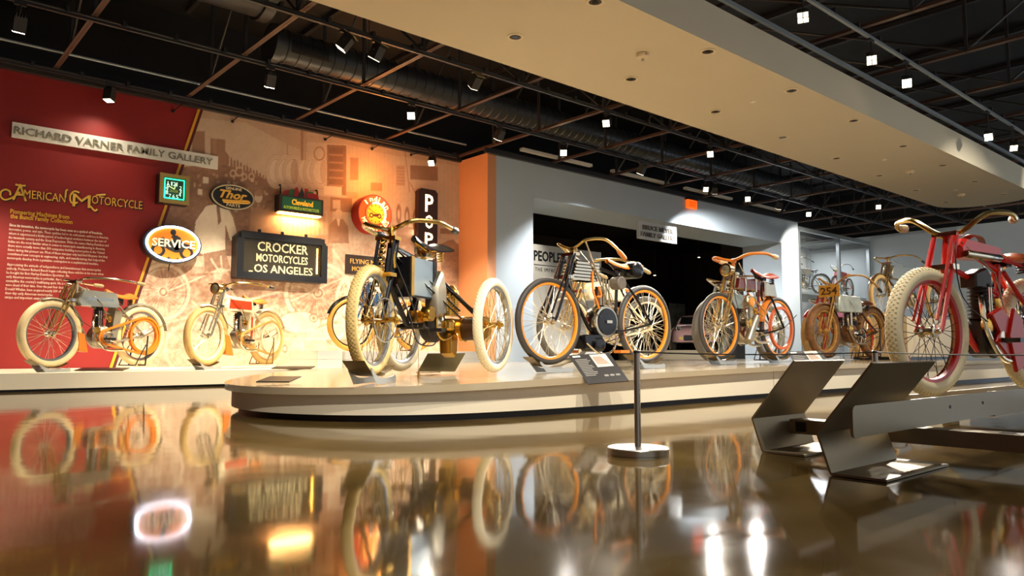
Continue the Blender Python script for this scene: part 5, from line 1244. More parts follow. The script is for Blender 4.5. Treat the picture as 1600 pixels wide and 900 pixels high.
# ------------------------------------------------------------------ motor tricycle
def tricycle():
    Rt = 0.355; hd = Vector((-0.883, -0.469, 0)).normalized()
    F = atD(567, 550, 4.86); RR = atD(772, 550, 5.72)
    ax = Vector((0.469, -0.883, 0)).normalized()      # towards the visible right-hand side in the picture
    track = 0.80; mid = RR-ax*(track/2); wb = (Vector((F.x, F.y, 0))-Vector((mid.x, mid.y, 0))).dot(hd)
    rz = math.atan2(hd.y, hd.x)
    e = empty('motor_tricycle', (mid.x, mid.y, 0.279), rz); tag(e, 'black and brass motor tricycle with knobbly cream tires on the island', 'tricycle')
    # local frame: rear axle at x=0, front at x=wb, +y = left of heading = visible side
    M_t = M_cream_t
    wheel(e, wb, Rt, 0.036, mat('ochre_rubber', rgb(212,182,112), 0.6, noise=0.06, nscale=20), mat('silver_rim', rgb(190,194,196), 0.25, 0.8), M_goldn, M_bras, True, R2(9), 36, sr=0.0021)
    wheel(e, 0, Rt, 0.036, M_white_t, mat('silver_rim', rgb(190,194,196), 0.25, 0.8), M_goldn, M_bras, True, 0, 36, y=track/2, sr=0.0021)
    wheel(e, 0, Rt, 0.036, M_white_t, mat('silver_rim', rgb(190,194,196), 0.25, 0.8), M_goldn, M_bras, True, 0, 36, y=-track/2, sr=0.0021)
    hx = wb-0.20
    sep_tubes('frame_tube', e, M_blk, [([(hx-0.03,0,0.88),(hx+0.03,0,0.62)], 0.022), ([(hx-0.03,0,0.87),(0.40,0,0.80)], 0.017), ([(0.40,0,0.80),(-0.02,0.30,0.38)], 0.017), ([(0.40,0,0.80),(-0.02,-0.30,0.38)], 0.017),
        ([(hx+0.03,0,0.65),(0.62,0,0.33)], 0.019), ([(0.40,0,0.80),(0.60,0,0.33)], 0.016), ([(0.62,0,0.33),(0.05,0,0.34)], 0.018), ([(0.40,0.0,0.70),(0.64,0.0,0.36)], 0.012)])
    sep_tubes('brace_rod', e, M_blk, [([(hx-0.03,0.03,0.85),(0.10,0.16,0.46)], 0.007), ([(hx-0.05,0.02,0.80),(0.16,0.2,0.40)], 0.006), ([(0.44,0.02,0.76),(0.05,0.34,0.40)], 0.006)])
    # fork with brass faced girders
    for sy in (1, -1):
        MB().tube([(hx-0.02,sy*0.055,0.90),(hx+0.05,sy*0.06,0.66),(wb-0.005,sy*0.072,Rt)], 0.014, 8).obj('fork_blade', M_blk, e)
        MB().tube([(hx+0.03,sy*0.06,0.91),(hx+0.085,sy*0.065,0.66)], 0.012, 8).obj('spring_tube', M_blk, e)
    MB().box(hx-0.035, hx+0.05, -0.075, 0.075, 0.895, 0.92).box(hx+0.03, hx+0.11, -0.08, 0.08, 0.645, 0.67).obj('fork_crown', M_bras, e)
    p = [(hx+0.065+0.02*math.cos(q*0.8)+q*0.0011, 0.02*math.sin(q*0.8), 0.90-0.005*q) for q in range(46)]
    MB().tube(p, 0.0055, 5).obj('fork_spring', M_bras, e)
    MB().tube([(hx+0.02,0.03,0.99),(hx+0.065,0.085,0.70)], 0.010, 8).obj('brake_plunger', M_bras, e)
    MB().tube([(wb,0.09,Rt),(wb,0.19,Rt)], 0.018, 10).lathe([(0.028,0.17),(0.03,0.19),(0.012,0.2)], (wb,0,Rt), 'Y', 14).obj('front_axle', M_bras, e)
    b = MB().torus(0.14, 0.006, (wb-0.02,0.085,Rt), 36, 6)
    for q in range(5): b.tube([(wb-0.02,0.085,Rt),(wb-0.02+0.14*math.cos(q*1.257),0.085,Rt+0.14*math.sin(q*1.257))], 0.005, 6)
    b.obj('chainwheel', M_nickel, e)
    handlebar(e, hx-0.035, 0.968, M_goldn, M_leath_k, 0.06, 0.33, 0.30, -0.02, 0.04, 0.0155, 0.10)
    sd = saddle(e, 0.37, 0.955, M_leath_k, M_bras, 0.32, 0.04, True, 1.25)
    tubes('seat_post', e, M_bras, [([(0.40,0,0.78),(0.37,0,0.88)], 0.014)])
    MB().prism([(0.30,0.84),(0.44,0.84),(0.42,0.87),(0.30,0.88)], -0.05, 0.05, 0.006).obj('saddle_clamp', M_nickel, e)
    # battery / fuel box with brass corner strips
    bx = MB().box(0.40, 0.76, -0.07, 0.10, 0.54, 0.80).obj('fuel_box', mat('polished_steel_box', rgb(160, 178, 190), 0.2, 0.6), e)
    for xx in (0.395, 0.725):
        MB().box(xx, xx+0.04, 0.098, 0.106, 0.535, 0.805).obj('corner_strip', M_blk if xx < 0.6 else M_bras, bx)
    MB().box(0.40, 0.76, -0.072, 0.102, 0.525, 0.54).obj('box_base', M_blk, bx)
    MB().box(0.765, 0.775, -0.07, 0.10, 0.53, 0.80).obj('front_panel', M_blk, bx)
    MB().prism([(0.30,0.42),(0.44,0.40),(0.46,0.62),(0.36,0.74),(0.30,0.62)], 0.04, 0.15, 0.02).obj('side_tank', M_alum, e)
    # engine
    cc = MB().lathe([(0.05,0.0),(0.125,0.01),(0.14,0.03),(0.14,0.09),(0.12,0.11),(0.05,0.12)], (0.32,-0.02,0.36), 'Y', 28).obj('crankcase', M_iron, e)
    MB().lathe([(0.06,0.11),(0.07,0.125),(0.04,0.14)], (0.32,-0.02,0.36), 'Y', 20).obj('case_cover', M_nickel, cc)
    for k, (xx, rr) in enumerate(((0.15, 0.050), (0.05, 0.042))):
        cylinder_fins(e, xx, 0.42, 0.17, rr*1.12, 10, M_bras, 0.0, 0.09, 'cylinder')
        MB().lathe([(0.02,0),(0.036,0.01),(0.036,0.035),(0.015,0.06)], (xx,0.07,0.60), 'Z', 14).obj('cylinder_head', M_bras, e)
    sep_tubes('oil_pipe', e, M_bras, [(smooth([(0.40,0.12,0.44),(0.42,0.13,0.30),(0.34,0.14,0.24),(0.20,0.14,0.27)], 5), 0.008), (smooth([(0.34,0.10,0.56),(0.26,0.10,0.60),(0.18,0.09,0.58)], 5), 0.013), ([(0.19,0.12,0.42),(0.19,0.12,0.62)], 0.010), ([(0.10,0.12,0.42),(0.10,0.12,0.60)], 0.010)])
    MB().box(0.06, 0.20, 0.03, 0.14, 0.29, 0.40).obj('timing_box', M_bras, e)
    MB().prism([(0.06,0.29),(0.19,0.29),(0.18,0.14),(0.11,0.11),(0.07,0.15)], 0.03, 0.13, 0.012).obj('sump', M_bras, e)
    MB().lathe([(0.03,0),(0.042,0.015),(0.042,0.06),(0.03,0.075)], (0.24,0.14,0.31), 'Z', 16).obj('carburettor', M_bras, e)
    MB().tube([(0,-0.33,Rt),(0,0.33,Rt)], 0.022, 12).obj('rear_axle', M_iron, e)
    d = MB().lathe([(0.085,0.145),(0.088,0.15),(0.088,0.33),(0.085,0.335)], (0,0,Rt-0.03), 'Y', 26).obj('brake_drum', mat('dark_brown_drum', rgb(70,46,26), 0.4, 0.4), e)
    for yy in (0.15, 0.328): MB().lathe([(0.09,yy-0.012),(0.098,yy-0.010),(0.098,yy+0.010),(0.09,yy+0.012)], (0,0,Rt-0.03), 'Y', 26).obj('drum_band', M_bras, d)
    MB().box(-0.02, 0.02, 0.165, 0.315, Rt+0.052, Rt+0.064).obj('drum_strap', mat('yellow_strap', rgb(200,150,50), 0.5), d)
    MB().tube([(0.62,-0.05,0.33),(0.62,0.13,0.33)], 0.022, 10).obj('bottom_bracket', M_blk, e)
    pedals(e, 0.62, 0.33, M_iron, M_leath_k, 190, 0.14)
    sep_tubes('cable', e, M_iron, [(smooth([(hx,0.06,0.60),(0.78,0.10,0.40),(0.70,0.12,0.22),(0.48,0.13,0.20),(0.38,0.12,0.28)], 6), 0.005), (smooth([(hx+0.02,0.05,0.78),(0.80,0.12,0.5),(0.66,0.10,0.36)], 5), 0.004)])
    MB().lathe([(0.05,0.0),(0.055,0.01),(0.055,0.06),(0.05,0.07)], (0.50,0.06,0.42), 'Y', 18).obj('coil', M_bras, e)
    MB().box(0.46, 0.60, -0.02, 0.06, 0.36, 0.44).obj('valve_chest', M_bras, e)
    FW = mid+hd*wb; chock((FW.x, FW.y, zplat(FW.x)+0.008), rz+R2(9), 'wheel chock with bronze cradle under the tricycle front wheel', 1.2)
    # wire tether to the deck
    q = onZ(654, 592, zplat(2.9))
    t = empty('deck_tether', q)
    MB().lathe([(0.009,0),(0.009,0.05),(0.004,0.055)], (0,0,0), 'Z', 10).obj('anchor', M_bras, t)
    P = e.matrix_basis @ Vector((0.66,0.1,0.34)); MB().tube([(0,0,0.05), tuple(P-q)], 0.0022, 5).obj('wire', M_goldn, t)
    tag(t, 'thin wire tether rising from the platform to the tricycle', 'tether')
    # blank label plate seen from behind, under the engine
    p0, p1, p2, p3 = atD(653, 574.5, 6.25), atD(711, 574.5, 6.25), atD(727, 552.5, 6.15), atD(668, 553, 6.15)
    for v in (p0, p1): v.z = zplat(3.6)+0.022
    t = empty('label_stand', p0)
    P = [p-p0 for p in (p0, p1, p2, p3)]; n = (P[1].cross(P[3])).normalized()*0.008
    MB().add(P+[p-n for p in P], [(0,1,2,3),(7,6,5,4),(0,4,5,1),(1,5,6,2),(2,6,7,3),(3,7,4,0)]).obj('plate', mat('olive_steel_plate', rgb(140,134,108), 0.4, 0.5), t)
    MB().box(-0.0, (P[1]).x, -0.0, 0.03, -0.012, -0.006).obj('foot', M_blk, t)
    tag(t, 'tilted blank olive steel label stand behind the tricycle', 'label stand')
tricycle()

# ------------------------------------------------------------------ red motorcycle on the steel rail stand
def red_bike():
    A, B = Vector((4.50, 1.63, 0)), Vector((5.68, 1.46, 0)); d = A-B; wb = d.length; rz = math.atan2(d.y, d.x); m = (A+B)/2
    e = empty('motorcycle', (m.x, m.y, 0.19), rz); tag(e, 'bright red motorcycle with wide cream tires on the steel rail stand', 'motorcycle')
    xf, xb = wb/2, -wb/2
    M_rr = mat('dark_red_rim', rgb(176, 22, 14), 0.3)
    build_bike(e, wb, frame=M_red, fork=M_red, stay=M_red, tire=mat('pale_cream_rubber', rgb(222,206,164), 0.6, noise=0.05, nscale=20), rim=M_rr, spoke=M_iron, tr=0.043, knobs=True, knobs_r=True, steer=R2(-3), tank=None, bar=M_goldn, grip=mat('olive_tan_grip', rgb(160,138,92), 0.5), bar_z=0.89,
               bar_yaw=R2(20), rise=0.14, back=0.27, barw=0.30, drop=-0.08, fwd=0.05, bar_r=0.0155, seat_z=0.86, leather=mat('chestnut_leather', rgb(186,84,30), 0.4), girder=True, engine_m=M_iron, cyl_m=M_iron, cyl_r=0.072, pipe_m=M_nickel, chain=True, chain_left=True, ft=0.017, stand=False, front_spring=False)
    tk = MB().prism([(xb+0.40,0.80),(xb+0.42,0.87),(xf-0.34,0.90),(xf-0.28,0.84),(xf-0.30,0.78)], -0.06, 0.06, 0.02).obj('tank', M_red, e)
    for q in range(5): MB().torus(0.052, 0.006, (0,0,0), 18, 6).xf(Matrix.Translation((0.02+q*0.016,0,0.885)) @ Matrix.Rotation(R2(90), 4, 'Z')).obj('coiled_strap', M_leath_b, tk)
    MB().lathe([(0.018,-0.20),(0.024,-0.19),(0.024,0.19),(0.018,0.20)], (0,0,0), 'X', 14).xf(Matrix.Translation((0.10,0.075,0.80))).obj('pump_tube', M_nickel, e)
    MB().prism([(-0.02,0.50),(0.10,0.46),(0.02,0.36),(0.06,0.30),(-0.09,0.20),(-0.18,0.26),(-0.12,0.44)], 0.075, 0.11, 0.008).obj('crankcase_guard', M_red, e)
    MB().prism([(-0.24,0.44),(-0.14,0.50),(-0.06,0.34),(-0.14,0.12),(-0.26,0.16)], 0.10, 0.125, 0.008).obj('chain_guard', M_red, e)
    sep_tubes('loop_tube', e, M_red, [(smooth([(xb+0.40,0.05,0.80),(xb+0.2,0.075,0.76),(xb+0.06,0.08,0.60),(xb,0.08,0.36)], 6), 0.015), (smooth([(xb+0.40,-0.05,0.80),(xb+0.2,-0.075,0.76),(xb+0.06,-0.08,0.60),(xb,-0.08,0.36)], 6), 0.015)])
    for q in range(4): MB().box(xf-0.29+q*0.022, xf-0.275+q*0.022, 0.018, 0.024, 0.86-q*0.065, 0.885-q*0.065).obj('head_badge', M_goldn, e)
    MB().prism([(-0.05,0.62),(0.14,0.62),(0.14,0.70),(0.0,0.74),(-0.05,0.70)], -0.05, 0.05, 0.01).obj('valve_chest', M_iron, e)
    return e
red_bike()

# ------------------------------------------------------------------ steel rail stand in front
M_bz = mat('bronzed_steel', rgb(144, 130, 102), 0.4, 0.6, noise=0.04, nscale=3)
def bent_bracket(x0, x1, yb, label):
    """folded plate: floor foot, upright web, tilted reading panel"""
    e = empty('label_bracket', (x0, yb, 0)); L = x1-x0; th = 0.008
    prof = [(-0.19, 0.006), (0.0, 0.006), (0.045, 0.143), (-0.158, 0.394)]
    names = ['foot_plate', 'web_plate', 'reading_panel']
    for k in range(3):
        (ya, za), (y1, z1) = prof[k], prof[k+1]; t = Vector((y1-ya, z1-za)).normalized(); n = Vector((-t.y, t.x))*th*0.5
        P = [(ya-n.x, za-n.y), (y1-n.x, z1-n.y), (y1+n.x, z1+n.y), (ya+n.x, za+n.y)]
        MB().prism(P, 0, L, 0, 'X').obj(names[k], M_bz, e)
    tag(e, label, 'bracket')
bent_bracket(2.60, 3.15, 1.28, 'folded bronzed steel label bracket nearest the camera on the floor')
bent_bracket(2.97, 3.42, 1.76, 'folded bronzed steel label bracket standing behind the nearest one')
e = empty('rail_stand', (0, 0, 0))
def plate(x0, x1, y, z0a, z1a, z0b, z1b, name):
    P = [(x0+0.015, z0a), (x1, z0b), (x1, z1b), (x0+0.02, z1a), (x0+0.005, z1a-0.008), (x0, z1a-0.02), (x0, z0a+0.015), (x0+0.005, z0a+0.004)]
    MB().prism(P, y-0.005, y+0.005).obj(name, M_bz, e)
plate(2.60, 6.6, 1.20, 0.136, 0.246, 0.136, 0.246, 'side_plate')
for xx in (3.5, 3.9): MB().lathe([(0.007,0),(0.007,-0.002)], (xx,1.194,0.20), 'Y', 10).obj('bolt', M_blk, e)
plate(4.0, 6.6, 1.75, 0.126, 0.19, 0.126, 0.19, 'rear_plate')
MB().box(4.1, 6.6, 1.206, 1.745, 0.126, 0.134).obj('wheel_tray', M_bz, e)
tb = MB().box(3.22, 3.32, 0.55, 1.768, 0.065, 0.128).obj('cross_tube', M_bz, e)
MB().box(3.2195, 3.2205, 1.69, 1.74, 0.075, 0.118).obj('tube_slot', M_blk, tb)
MB().box(3.25, 3.30, 0.7, 0.95, 0.1285, 0.1295).obj('tube_slot', M_blk, tb)
for yy in (0.6, 1.50): MB().box(3.2, 3.34, yy-0.03, yy+0.03, 0.0, 0.065).obj('foot_block', M_blk, e)
tb2 = MB().box(5.6, 5.7, 0.55, 1.96, 0.065, 0.125).obj('cross_tube', M_bz, e)
for yy in (0.6, 1.93): MB().box(5.58, 5.72, yy-0.03, yy+0.03, 0.0, 0.065).obj('foot_block', M_blk, e)
MB().prism([(4.25,0.134),(4.42,0.134),(4.34,0.26),(4.22,0.24)], 1.70, 1.74).obj('wheel_stop', M_bz, e)
tag(e, 'low bronzed steel rail stand carrying the red motorcycle', 'stand')

# ------------------------------------------------------------------ barrier posts and cord
def post(x, y, label, base=True):
    e = empty('barrier_post', (x, y, 0))
    M_p = mat('brushed_post_steel', rgb(150, 146, 136), 0.28, 0.9)
    MB().lathe([(0.126,0.0),(0.126,0.006),(0.128,0.008),(0.128,0.030),(0.124,0.034),(0.02,0.036)], (0,0,0), 'Z', 48).obj('base_disc', M_p, e)
    MB().lathe([(0.0135,0.034),(0.0135,0.436),(0.011,0.438)], (0,0,0), 'Z', 20).obj('pole', M_p, e)
    MB().lathe([(0.0145,0.425),(0.0145,0.434)], (0,0,0), 'Z', 20).obj('cord_collar', mat('dark_collar', rgb(50,48,44), 0.4, 0.5), e)
    tag(e, label, 'barrier post')
p = onZ(997, 711, 0.0); PA = (p.x, p.y)
p = atD(1367, 550, 3.82); PB = (p.x, p.y)
post(*PA, 'slim steel barrier post on a round base in the foreground')
post(*PB, 'slim steel barrier post beside the red motorcycle front wheel')
post(2.95, 0.42, 'barrier post beyond the right picture edge')
def cord(a, b, label):
    n = 10; pts = [(a[0]+(b[0]-a[0])*k/n, a[1]+(b[1]-a[1])*k/n, 0.430-0.012*(1-(2*k/n-1)**2)) for k in range(n+1)]
    tag(MB().tube(pts, 0.0035, 6).obj('rope', mat('black_cord', rgb(16,15,14), 0.6)), label, 'rope')
cord(PA, PB, 'thin black cord strung from the foreground post to the second post')
cord(PB, (2.95, 0.42), 'thin black cord running right across the red front wheel')

# reader panels on the island edge
def reader(c0, c1, c2, c3, D0, D1, label, lines):
    """tilted caption panel: corners lower-left, lower-right, upper-right, upper-left"""
    p0, p1, p2, p3 = atD(*c0, D0), atD(*c1, D0), atD(*c2, D1), atD(*c3, D1)
    e = empty('caption_panel', p0); P = [v-p0 for v in (p0, p1, p2, p3)]; n = (P[1].cross(P[3])).normalized(); 
    if n.z < 0: n = -n
    Q = [v-n*0.008 for v in P]
    MB().add(P+Q, [(0,1,2,3),(7,6,5,4),(0,4,5,1),(1,5,6,2),(2,6,7,3),(3,7,4,0)]).obj('board', M_label, e)
    U, V = P[1], P[3]
    def at(u, v, h=0.001): return U*u+V*v+n*h
    for j in range(lines):
        v = 0.80-j*0.60/lines
        w = 0.30+0.05*math.sin(j*1.7)
        MB().add([at(0.08, v), at(0.08+w, v), at(0.08+w, v+0.025), at(0.08, v+0.025)], [(0,1,2,3)]).obj('text_line', mat('grey_print', rgb(150,145,135), 0.6), e)
    MB().add([at(0.07, 0.90), at(0.26, 0.90), at(0.26, 0.955), at(0.07, 0.955)], [(0,1,2,3)]).obj('heading', mat('white_print', rgb(230,226,215), 0.6), e)
    ph = MB().add([at(0.50, 0.52), at(0.90, 0.52), at(0.90, 0.95), at(0.50, 0.95)], [(0,1,2,3)]).obj('photo_print', mat('photo_white', rgb(226,216,196), 0.5), e)
    for j in range(6): MB().add([at(0.56+j*0.05, 0.60, 0.002), at(0.585+j*0.05, 0.60, 0.002), at(0.56+j*0.035, 0.88, 0.002), at(0.54+j*0.035, 0.88, 0.002)], [(0,1,2,3)]).obj('photo_shape', mat('photo_brown', rgb(150,96,50), 0.5), ph)
    for j in range(3): MB().add([at(0.52+0.14*j, 0.20), at(0.62+0.14*j, 0.20), at(0.62+0.14*j, 0.26), at(0.52+0.14*j, 0.26)], [(0,1,2,3)]).obj('text_line', mat('grey_print', rgb(150,145,135), 0.6), e)
    MB().tube([tuple(at(0.5,0.85,-0.008)), tuple(at(0.5,0.85,-0.008)+Vector((0.02,0.12,-0.10)))], 0.008, 6).obj('bracket', M_blk, e)
    tag(e, label, 'caption panel')
reader((919, 600), (983, 595), (952, 551.5), (888, 555), 5.30, 5.46, 'black caption panel with photo on the platform edge by the black motorcycle', 11)
reader((1256, 586), (1306, 583), (1282, 548), (1230, 549), 7.2, 7.36, 'charcoal caption panel on the platform edge right of the maroon motorcycle', 8)

# ------------------------------------------------------------------ neighbouring gallery seen through the opening
struct(MB().box(XE-0.1, XE+0.1, YB, 14.1, 0, 6).obj('wall_divider', M_dark), 'dark wall dividing the car gallery from the glass case')
# white text wall
a, b = onY(826, 480, 15.0), onY(940, 480, 15.0); zt = onY(880, 387, 15.0).z
e = empty('exhibit_board', (a.x-0.4, 15.0, 0)); W = b.x-a.x+0.4
MB().box(0, W, 0, 0.2, 0, zt).obj('panel', mat('white_panel', rgb(214, 210, 198), 0.6), e)
mb = MB(); x_ = onY(834, 410, 15.0).x-(a.x-0.4); x2 = onY(896, 410, 15.0).x-(a.x-0.4); z0 = onY(834, 407, 15.0).z; z1 = onY(834, 390, 15.0).z
text_box(mb, "PEOPLE'S C", (x_, -0.001, z0), UX, UZ, x2-x_, z1-z0, 0.006, bold=0.03, N=(0,-1,0)); mb.obj('title_letters', mat('black_print', rgb(24,22,20), 0.6), e)
mb = MB(); z0 = onY(834, 423, 15.0).z; z1 = onY(834, 417, 15.0).z; x3 = onY(880, 420, 15.0).x-(a.x-0.4)
text_box(mb, 'THE IMPACT OF', (x_+0.05, -0.001, z0), UX, UZ, x3-x_, z1-z0, 0.006, spacing=1.3, N=(0,-1,0)); mb.obj('small_letters', mat('black_print', rgb(24,22,20), 0.6), e)['kind'] = 'stuff'
z0 = onY(834, 413, 15.0).z; MB().box(x_, x_+2.2, -0.006, -0.001, z0-0.008, z0+0.008).obj('rule_line', mat('black_print', rgb(24,22,20), 0.6), e)
tag(e, 'white exhibit panel with black title in the neighbouring gallery', 'panel')
lo = bpy.data.lights.new('panel_wash', 'SPOT'); lo.energy = 420; lo.spot_size = R2(80); lo.spot_blend = 0.6; lo.color = NEUT
o = bpy.data.objects.new('panel_wash', lo); COL.objects.link(o); o.location = (13.2, 13.4, 5.2); o.rotation_euler = (Vector((12.6, 15, 2.2))-Vector((13.2,13.4,5.2))).to_track_quat('-Z', 'Y').to_euler()

# pink racing coupe
def racing_car():
    L, Wc = 4.1, 1.75
    p = onY(1084, 540, 17.4)
    e = empty('racing_car', (p.x, p.y, 0.618), R2(218)); tag(e, 'pink racing coupe with black lettering parked in the neighbouring gallery', 'car')
    M_pk = mat('pink_car_paint', rgb(226, 172, 160), 0.2, coat=0.6); M_gl = mat('dark_car_glass', rgb(24, 26, 28), 0.06)
    secs = []   # x, half width, z low, z shoulder, z top
    xs = [-2.05,-1.9,-1.5,-1.0,-0.5,0.0,0.5,0.9,1.3,1.7,1.95,2.05]
    zs = [0.55,0.72,0.82,0.86,0.86,0.85,0.84,0.82,0.78,0.70,0.60,0.45]
    hw = [0.70,0.82,0.88,0.88,0.86,0.85,0.86,0.88,0.88,0.84,0.74,0.60]
    vs = []; n = 12
    for x, z, h in zip(xs, zs, hw):
        for k in range(n):
            a = math.pi*k/(n-1); vs.append((x, h*math.copysign(abs(math.cos(a))**0.45, math.cos(a)), 0.18+(z-0.18)*abs(math.sin(a))**0.45))
    fs = [(i*n+k, i*n+k+1, (i+1)*n+k+1, (i+1)*n+k) for i in range(len(xs)-1) for k in range(n-1)]+[(i*n, (i+1)*n, (i+1)*n+n-1, i*n+n-1) for i in range(len(xs)-1)]
    fs += [tuple(range(n)), tuple((len(xs)-1)*n+k for k in range(n-1, -1, -1))]
    body = MB().add(vs, fs).obj('body_shell', M_pk, e)
    rx = [-1.5,-1.0,-0.4,0.1,0.5,0.9]; rzz = [0.84,1.08,1.22,1.24,1.14,0.84]; rw = [0.6,0.6,0.58,0.58,0.60,0.68]; vs = []
    for x, z, h in zip(rx, rzz, rw):
        for k in range(9):
            a = math.pi*k/8; vs.append((x, h*math.copysign(abs(math.cos(a))**0.5, math.cos(a)), 0.80+(z-0.80)*abs(math.sin(a))**0.5))
    fs = [(i*9+k, i*9+k+1, (i+1)*9+k+1, (i+1)*9+k) for i in range(5) for k in range(8)]+[tuple(range(9)), tuple(45+k for k in range(8, -1, -1))]
    MB().add(vs, fs).obj('roof', M_pk, e)
    MB().add([(0.93,-0.55,0.86),(0.93,0.55,0.86),(0.56,0.46,1.13),(0.56,-0.46,1.13)], [(0,1,2,3)]).xf(Matrix.Translation((0.03,0,0.01))).obj('windscreen', M_gl, e)
    for sy in (-1, 1): MB().add([(0.7,sy*0.66,0.86),(-0.9,sy*0.63,0.88),(-0.6,sy*0.60,1.12),(0.35,sy*0.61,1.12)], [(0,1,2,3)]).obj('side_window', M_gl, e)
    for x in (-1.3, 1.3):
        for sy in (-1, 1):
            w = MB().torus(0.23, 0.075, (x, sy*0.80, 0.19), 28, 8, 0.10).obj('car_tire', M_black_t, e); MB().lathe([(0.17,-0.05),(0.17,0.05)], (x, sy*0.80, 0.19), 'Y', 20).obj('car_rim', M_blk, w)
    for sy in (-1, 1):
        h = MB().sphere((0,0,0), 0.11, 16, 8, (0.55,1,1)).xf(Matrix.Translation((1.78, sy*0.62, 0.66))).obj('head_light', mat('lamp_black', rgb(40,36,34), 0.2), e); MB().torus(0.08, 0.012, (0,0,0), 20, 6).xf(Matrix.Translation((1.85, sy*0.62, 0.67)) @ Matrix.Rotation(R2(90), 4, 'Z')).obj('lamp_ring', M_nickel, h)
    MB().box(1.98, 2.08, -0.45, 0.45, 0.22, 0.42).obj('grille', M_blk, e)
    MB().box(1.98, 2.09, -0.62, -0.48, 0.26, 0.36).obj('fog_lamp', mat('yellow_lamp', rgb(230,190,60), 0.3), e); MB().box(1.98, 2.09, 0.48, 0.62, 0.26, 0.36).obj('fog_lamp', mat('yellow_lamp', rgb(230,190,60), 0.3), e)
    MB().prism([(-0.2,0.0),(0.2,0.0),(0.16,0.03),(-0.16,0.03)], -0.01, 0.01).xf(Matrix.Translation((2.06,0,0.47)) @ Matrix.Rotation(R2(90), 4, 'Z')).obj('bumper_strip', M_blk, e)
    for sy in (-1, 1): MB().box(1.2, 1.7, sy*0.872-0.004, sy*0.872+0.004, 0.36, 0.40).obj('door_stripe', M_blk, e)
racing_car()
p = onY(1084, 540, 17.4); e = empty('car_dais', (p.x, p.y, 0))
MB().lathe([(2.9,0.10),(2.9,0.48),(2.86,0.5)], (0,0,0), 'Z', 48).obj('dais_top', mat('tan_dais', rgb(196, 176, 140), 0.5), e)
MB().lathe([(2.8,0.0),(2.8,0.10)], (0,0,0), 'Z', 48).obj('dais_edge', M_kick, e)
tag(e, 'low round tan dais under the pink racing coupe', 'platform')
a, b = onY(1046, 500, 22), onY(1070, 475, 22)
e = empty('picture_board', (a.x, 22, a.z-0.4)); MB().box(0, b.x-a.x, 0, 0.06, 0, b.z-a.z+0.4).obj('picture', mat('blue_grey_print', rgb(96,110,120), 0.5, noise=0.6, nscale=3), e); MB().box(-0.05, b.x-a.x+0.05, 0.01, 0.07, -0.05, b.z-a.z+0.45).obj('picture_frame', M_blk, e)
MB().box(0.2*(b.x-a.x), 0.8*(b.x-a.x), 0.07, 0.4, -a.z+0.4, -0.05).obj('picture_stand', M_blk, e)
tag(e, 'blue grey picture panel standing behind the racing coupe', 'picture')

for k, (px, py, Y, w) in enumerate([(1023, 430, 20, 500), (1092, 402, 19, 400)]):
    p = onY(px, py, Y); e = empty('gallery_spotlight', p)
    MB().lathe([(0.06,-0.0),(0.07,0.12),(0.04,0.16)], (0,0,0), 'Z', 14).tube([(0,0,0.15),(0,0,6-p.z)], 0.012, 6).obj('lamp_body', M_steel, e)
    MB().lathe([(0.055,-0.012),(0.001,-0.014)], (0,0,0), 'Z', 14, False).obj('led_lens', M_lens, e)
    ld = bpy.data.lights.new('spot', 'SPOT'); ld.energy = w; ld.spot_size = R2(100); ld.color = NEUT; ld.shadow_soft_size = 0.06
    o = bpy.data.objects.new('spot_light', ld); COL.objects.link(o); o.parent = e; o.location = (0,0,-0.05)
    tag(e, ['lit ceiling spotlight inside the neighbouring gallery, left one', 'small ceiling spotlight inside the neighbouring gallery, right one'][k], 'spotlight')

# ------------------------------------------------------------------ glass display case at the far end
M_alu = mat('case_aluminium', rgb(176, 184, 186), 0.3, 0.7)
M_glass = mat('case_glass', (1, 1, 1, 1), 0.0, trans=1.0)
CX0, CX1, CY0, CY1, CZ = XE+0.12, XF-0.06, YG+0.05, YG+2.3, 4.18
e = empty('glass_case', (0, 0, 0))
xm = onY(1312, 420, CY0).x
for x in (CX0, xm, CX1-0.1):
    MB().box(x, x+0.10, CY0, CY0+0.10, 0, CZ).obj('front_post', M_alu, e); MB().box(x, x+0.08, CY1-0.08, CY1, 0, CZ).obj('rear_post', M_alu, e)
    MB().box(x, x+0.08, CY0+0.1, CY1-0.08, CZ-0.10, CZ).obj('roof_rail', M_alu, e)
MB().box(CX0, CX1, CY0, CY0+0.10, CZ, CZ+0.12).obj('top_rail', M_alu, e); MB().box(CX0, CX1, CY1-0.08, CY1, CZ, CZ+0.1).obj('top_rail', M_alu, e)
for (ga, gb) in ((CX0+0.1, xm), (xm+0.1, CX1-0.1)): MB().box(ga, gb, CY0+0.04, CY0+0.05, 0.3, CZ).obj('glass_pane', mat('case_glass_tint', (0.3,0.34,0.35,1), 0.02, alpha=0.05), e)
SHZ = 2.30
MB().box(CX0+0.10, CX1-0.1, CY0+0.16, CY1-0.1, SHZ-0.06, SHZ).obj('shelf', mat('pale_shelf', rgb(170,178,180), 0.3, 0.3), e)
MB().box(CX0, CX1, CY0+0.12, CY1, 0.0, 0.30).obj('plinth', M_white, e)
tag(e, 'tall aluminium framed glass display case beyond the grey wall', 'display case')
ca = bpy.data.lights.new('case_light', 'AREA'); ca.shape = 'RECTANGLE'; ca.size = 4; ca.size_y = 1.5; ca.energy = 60; ca.color = (0.95, 0.97, 1)
o = bpy.data.objects.new('case_light', ca); COL.objects.link(o); o.location = ((CX0+CX1)/2, (CY0+CY1)/2, CZ-0.12)

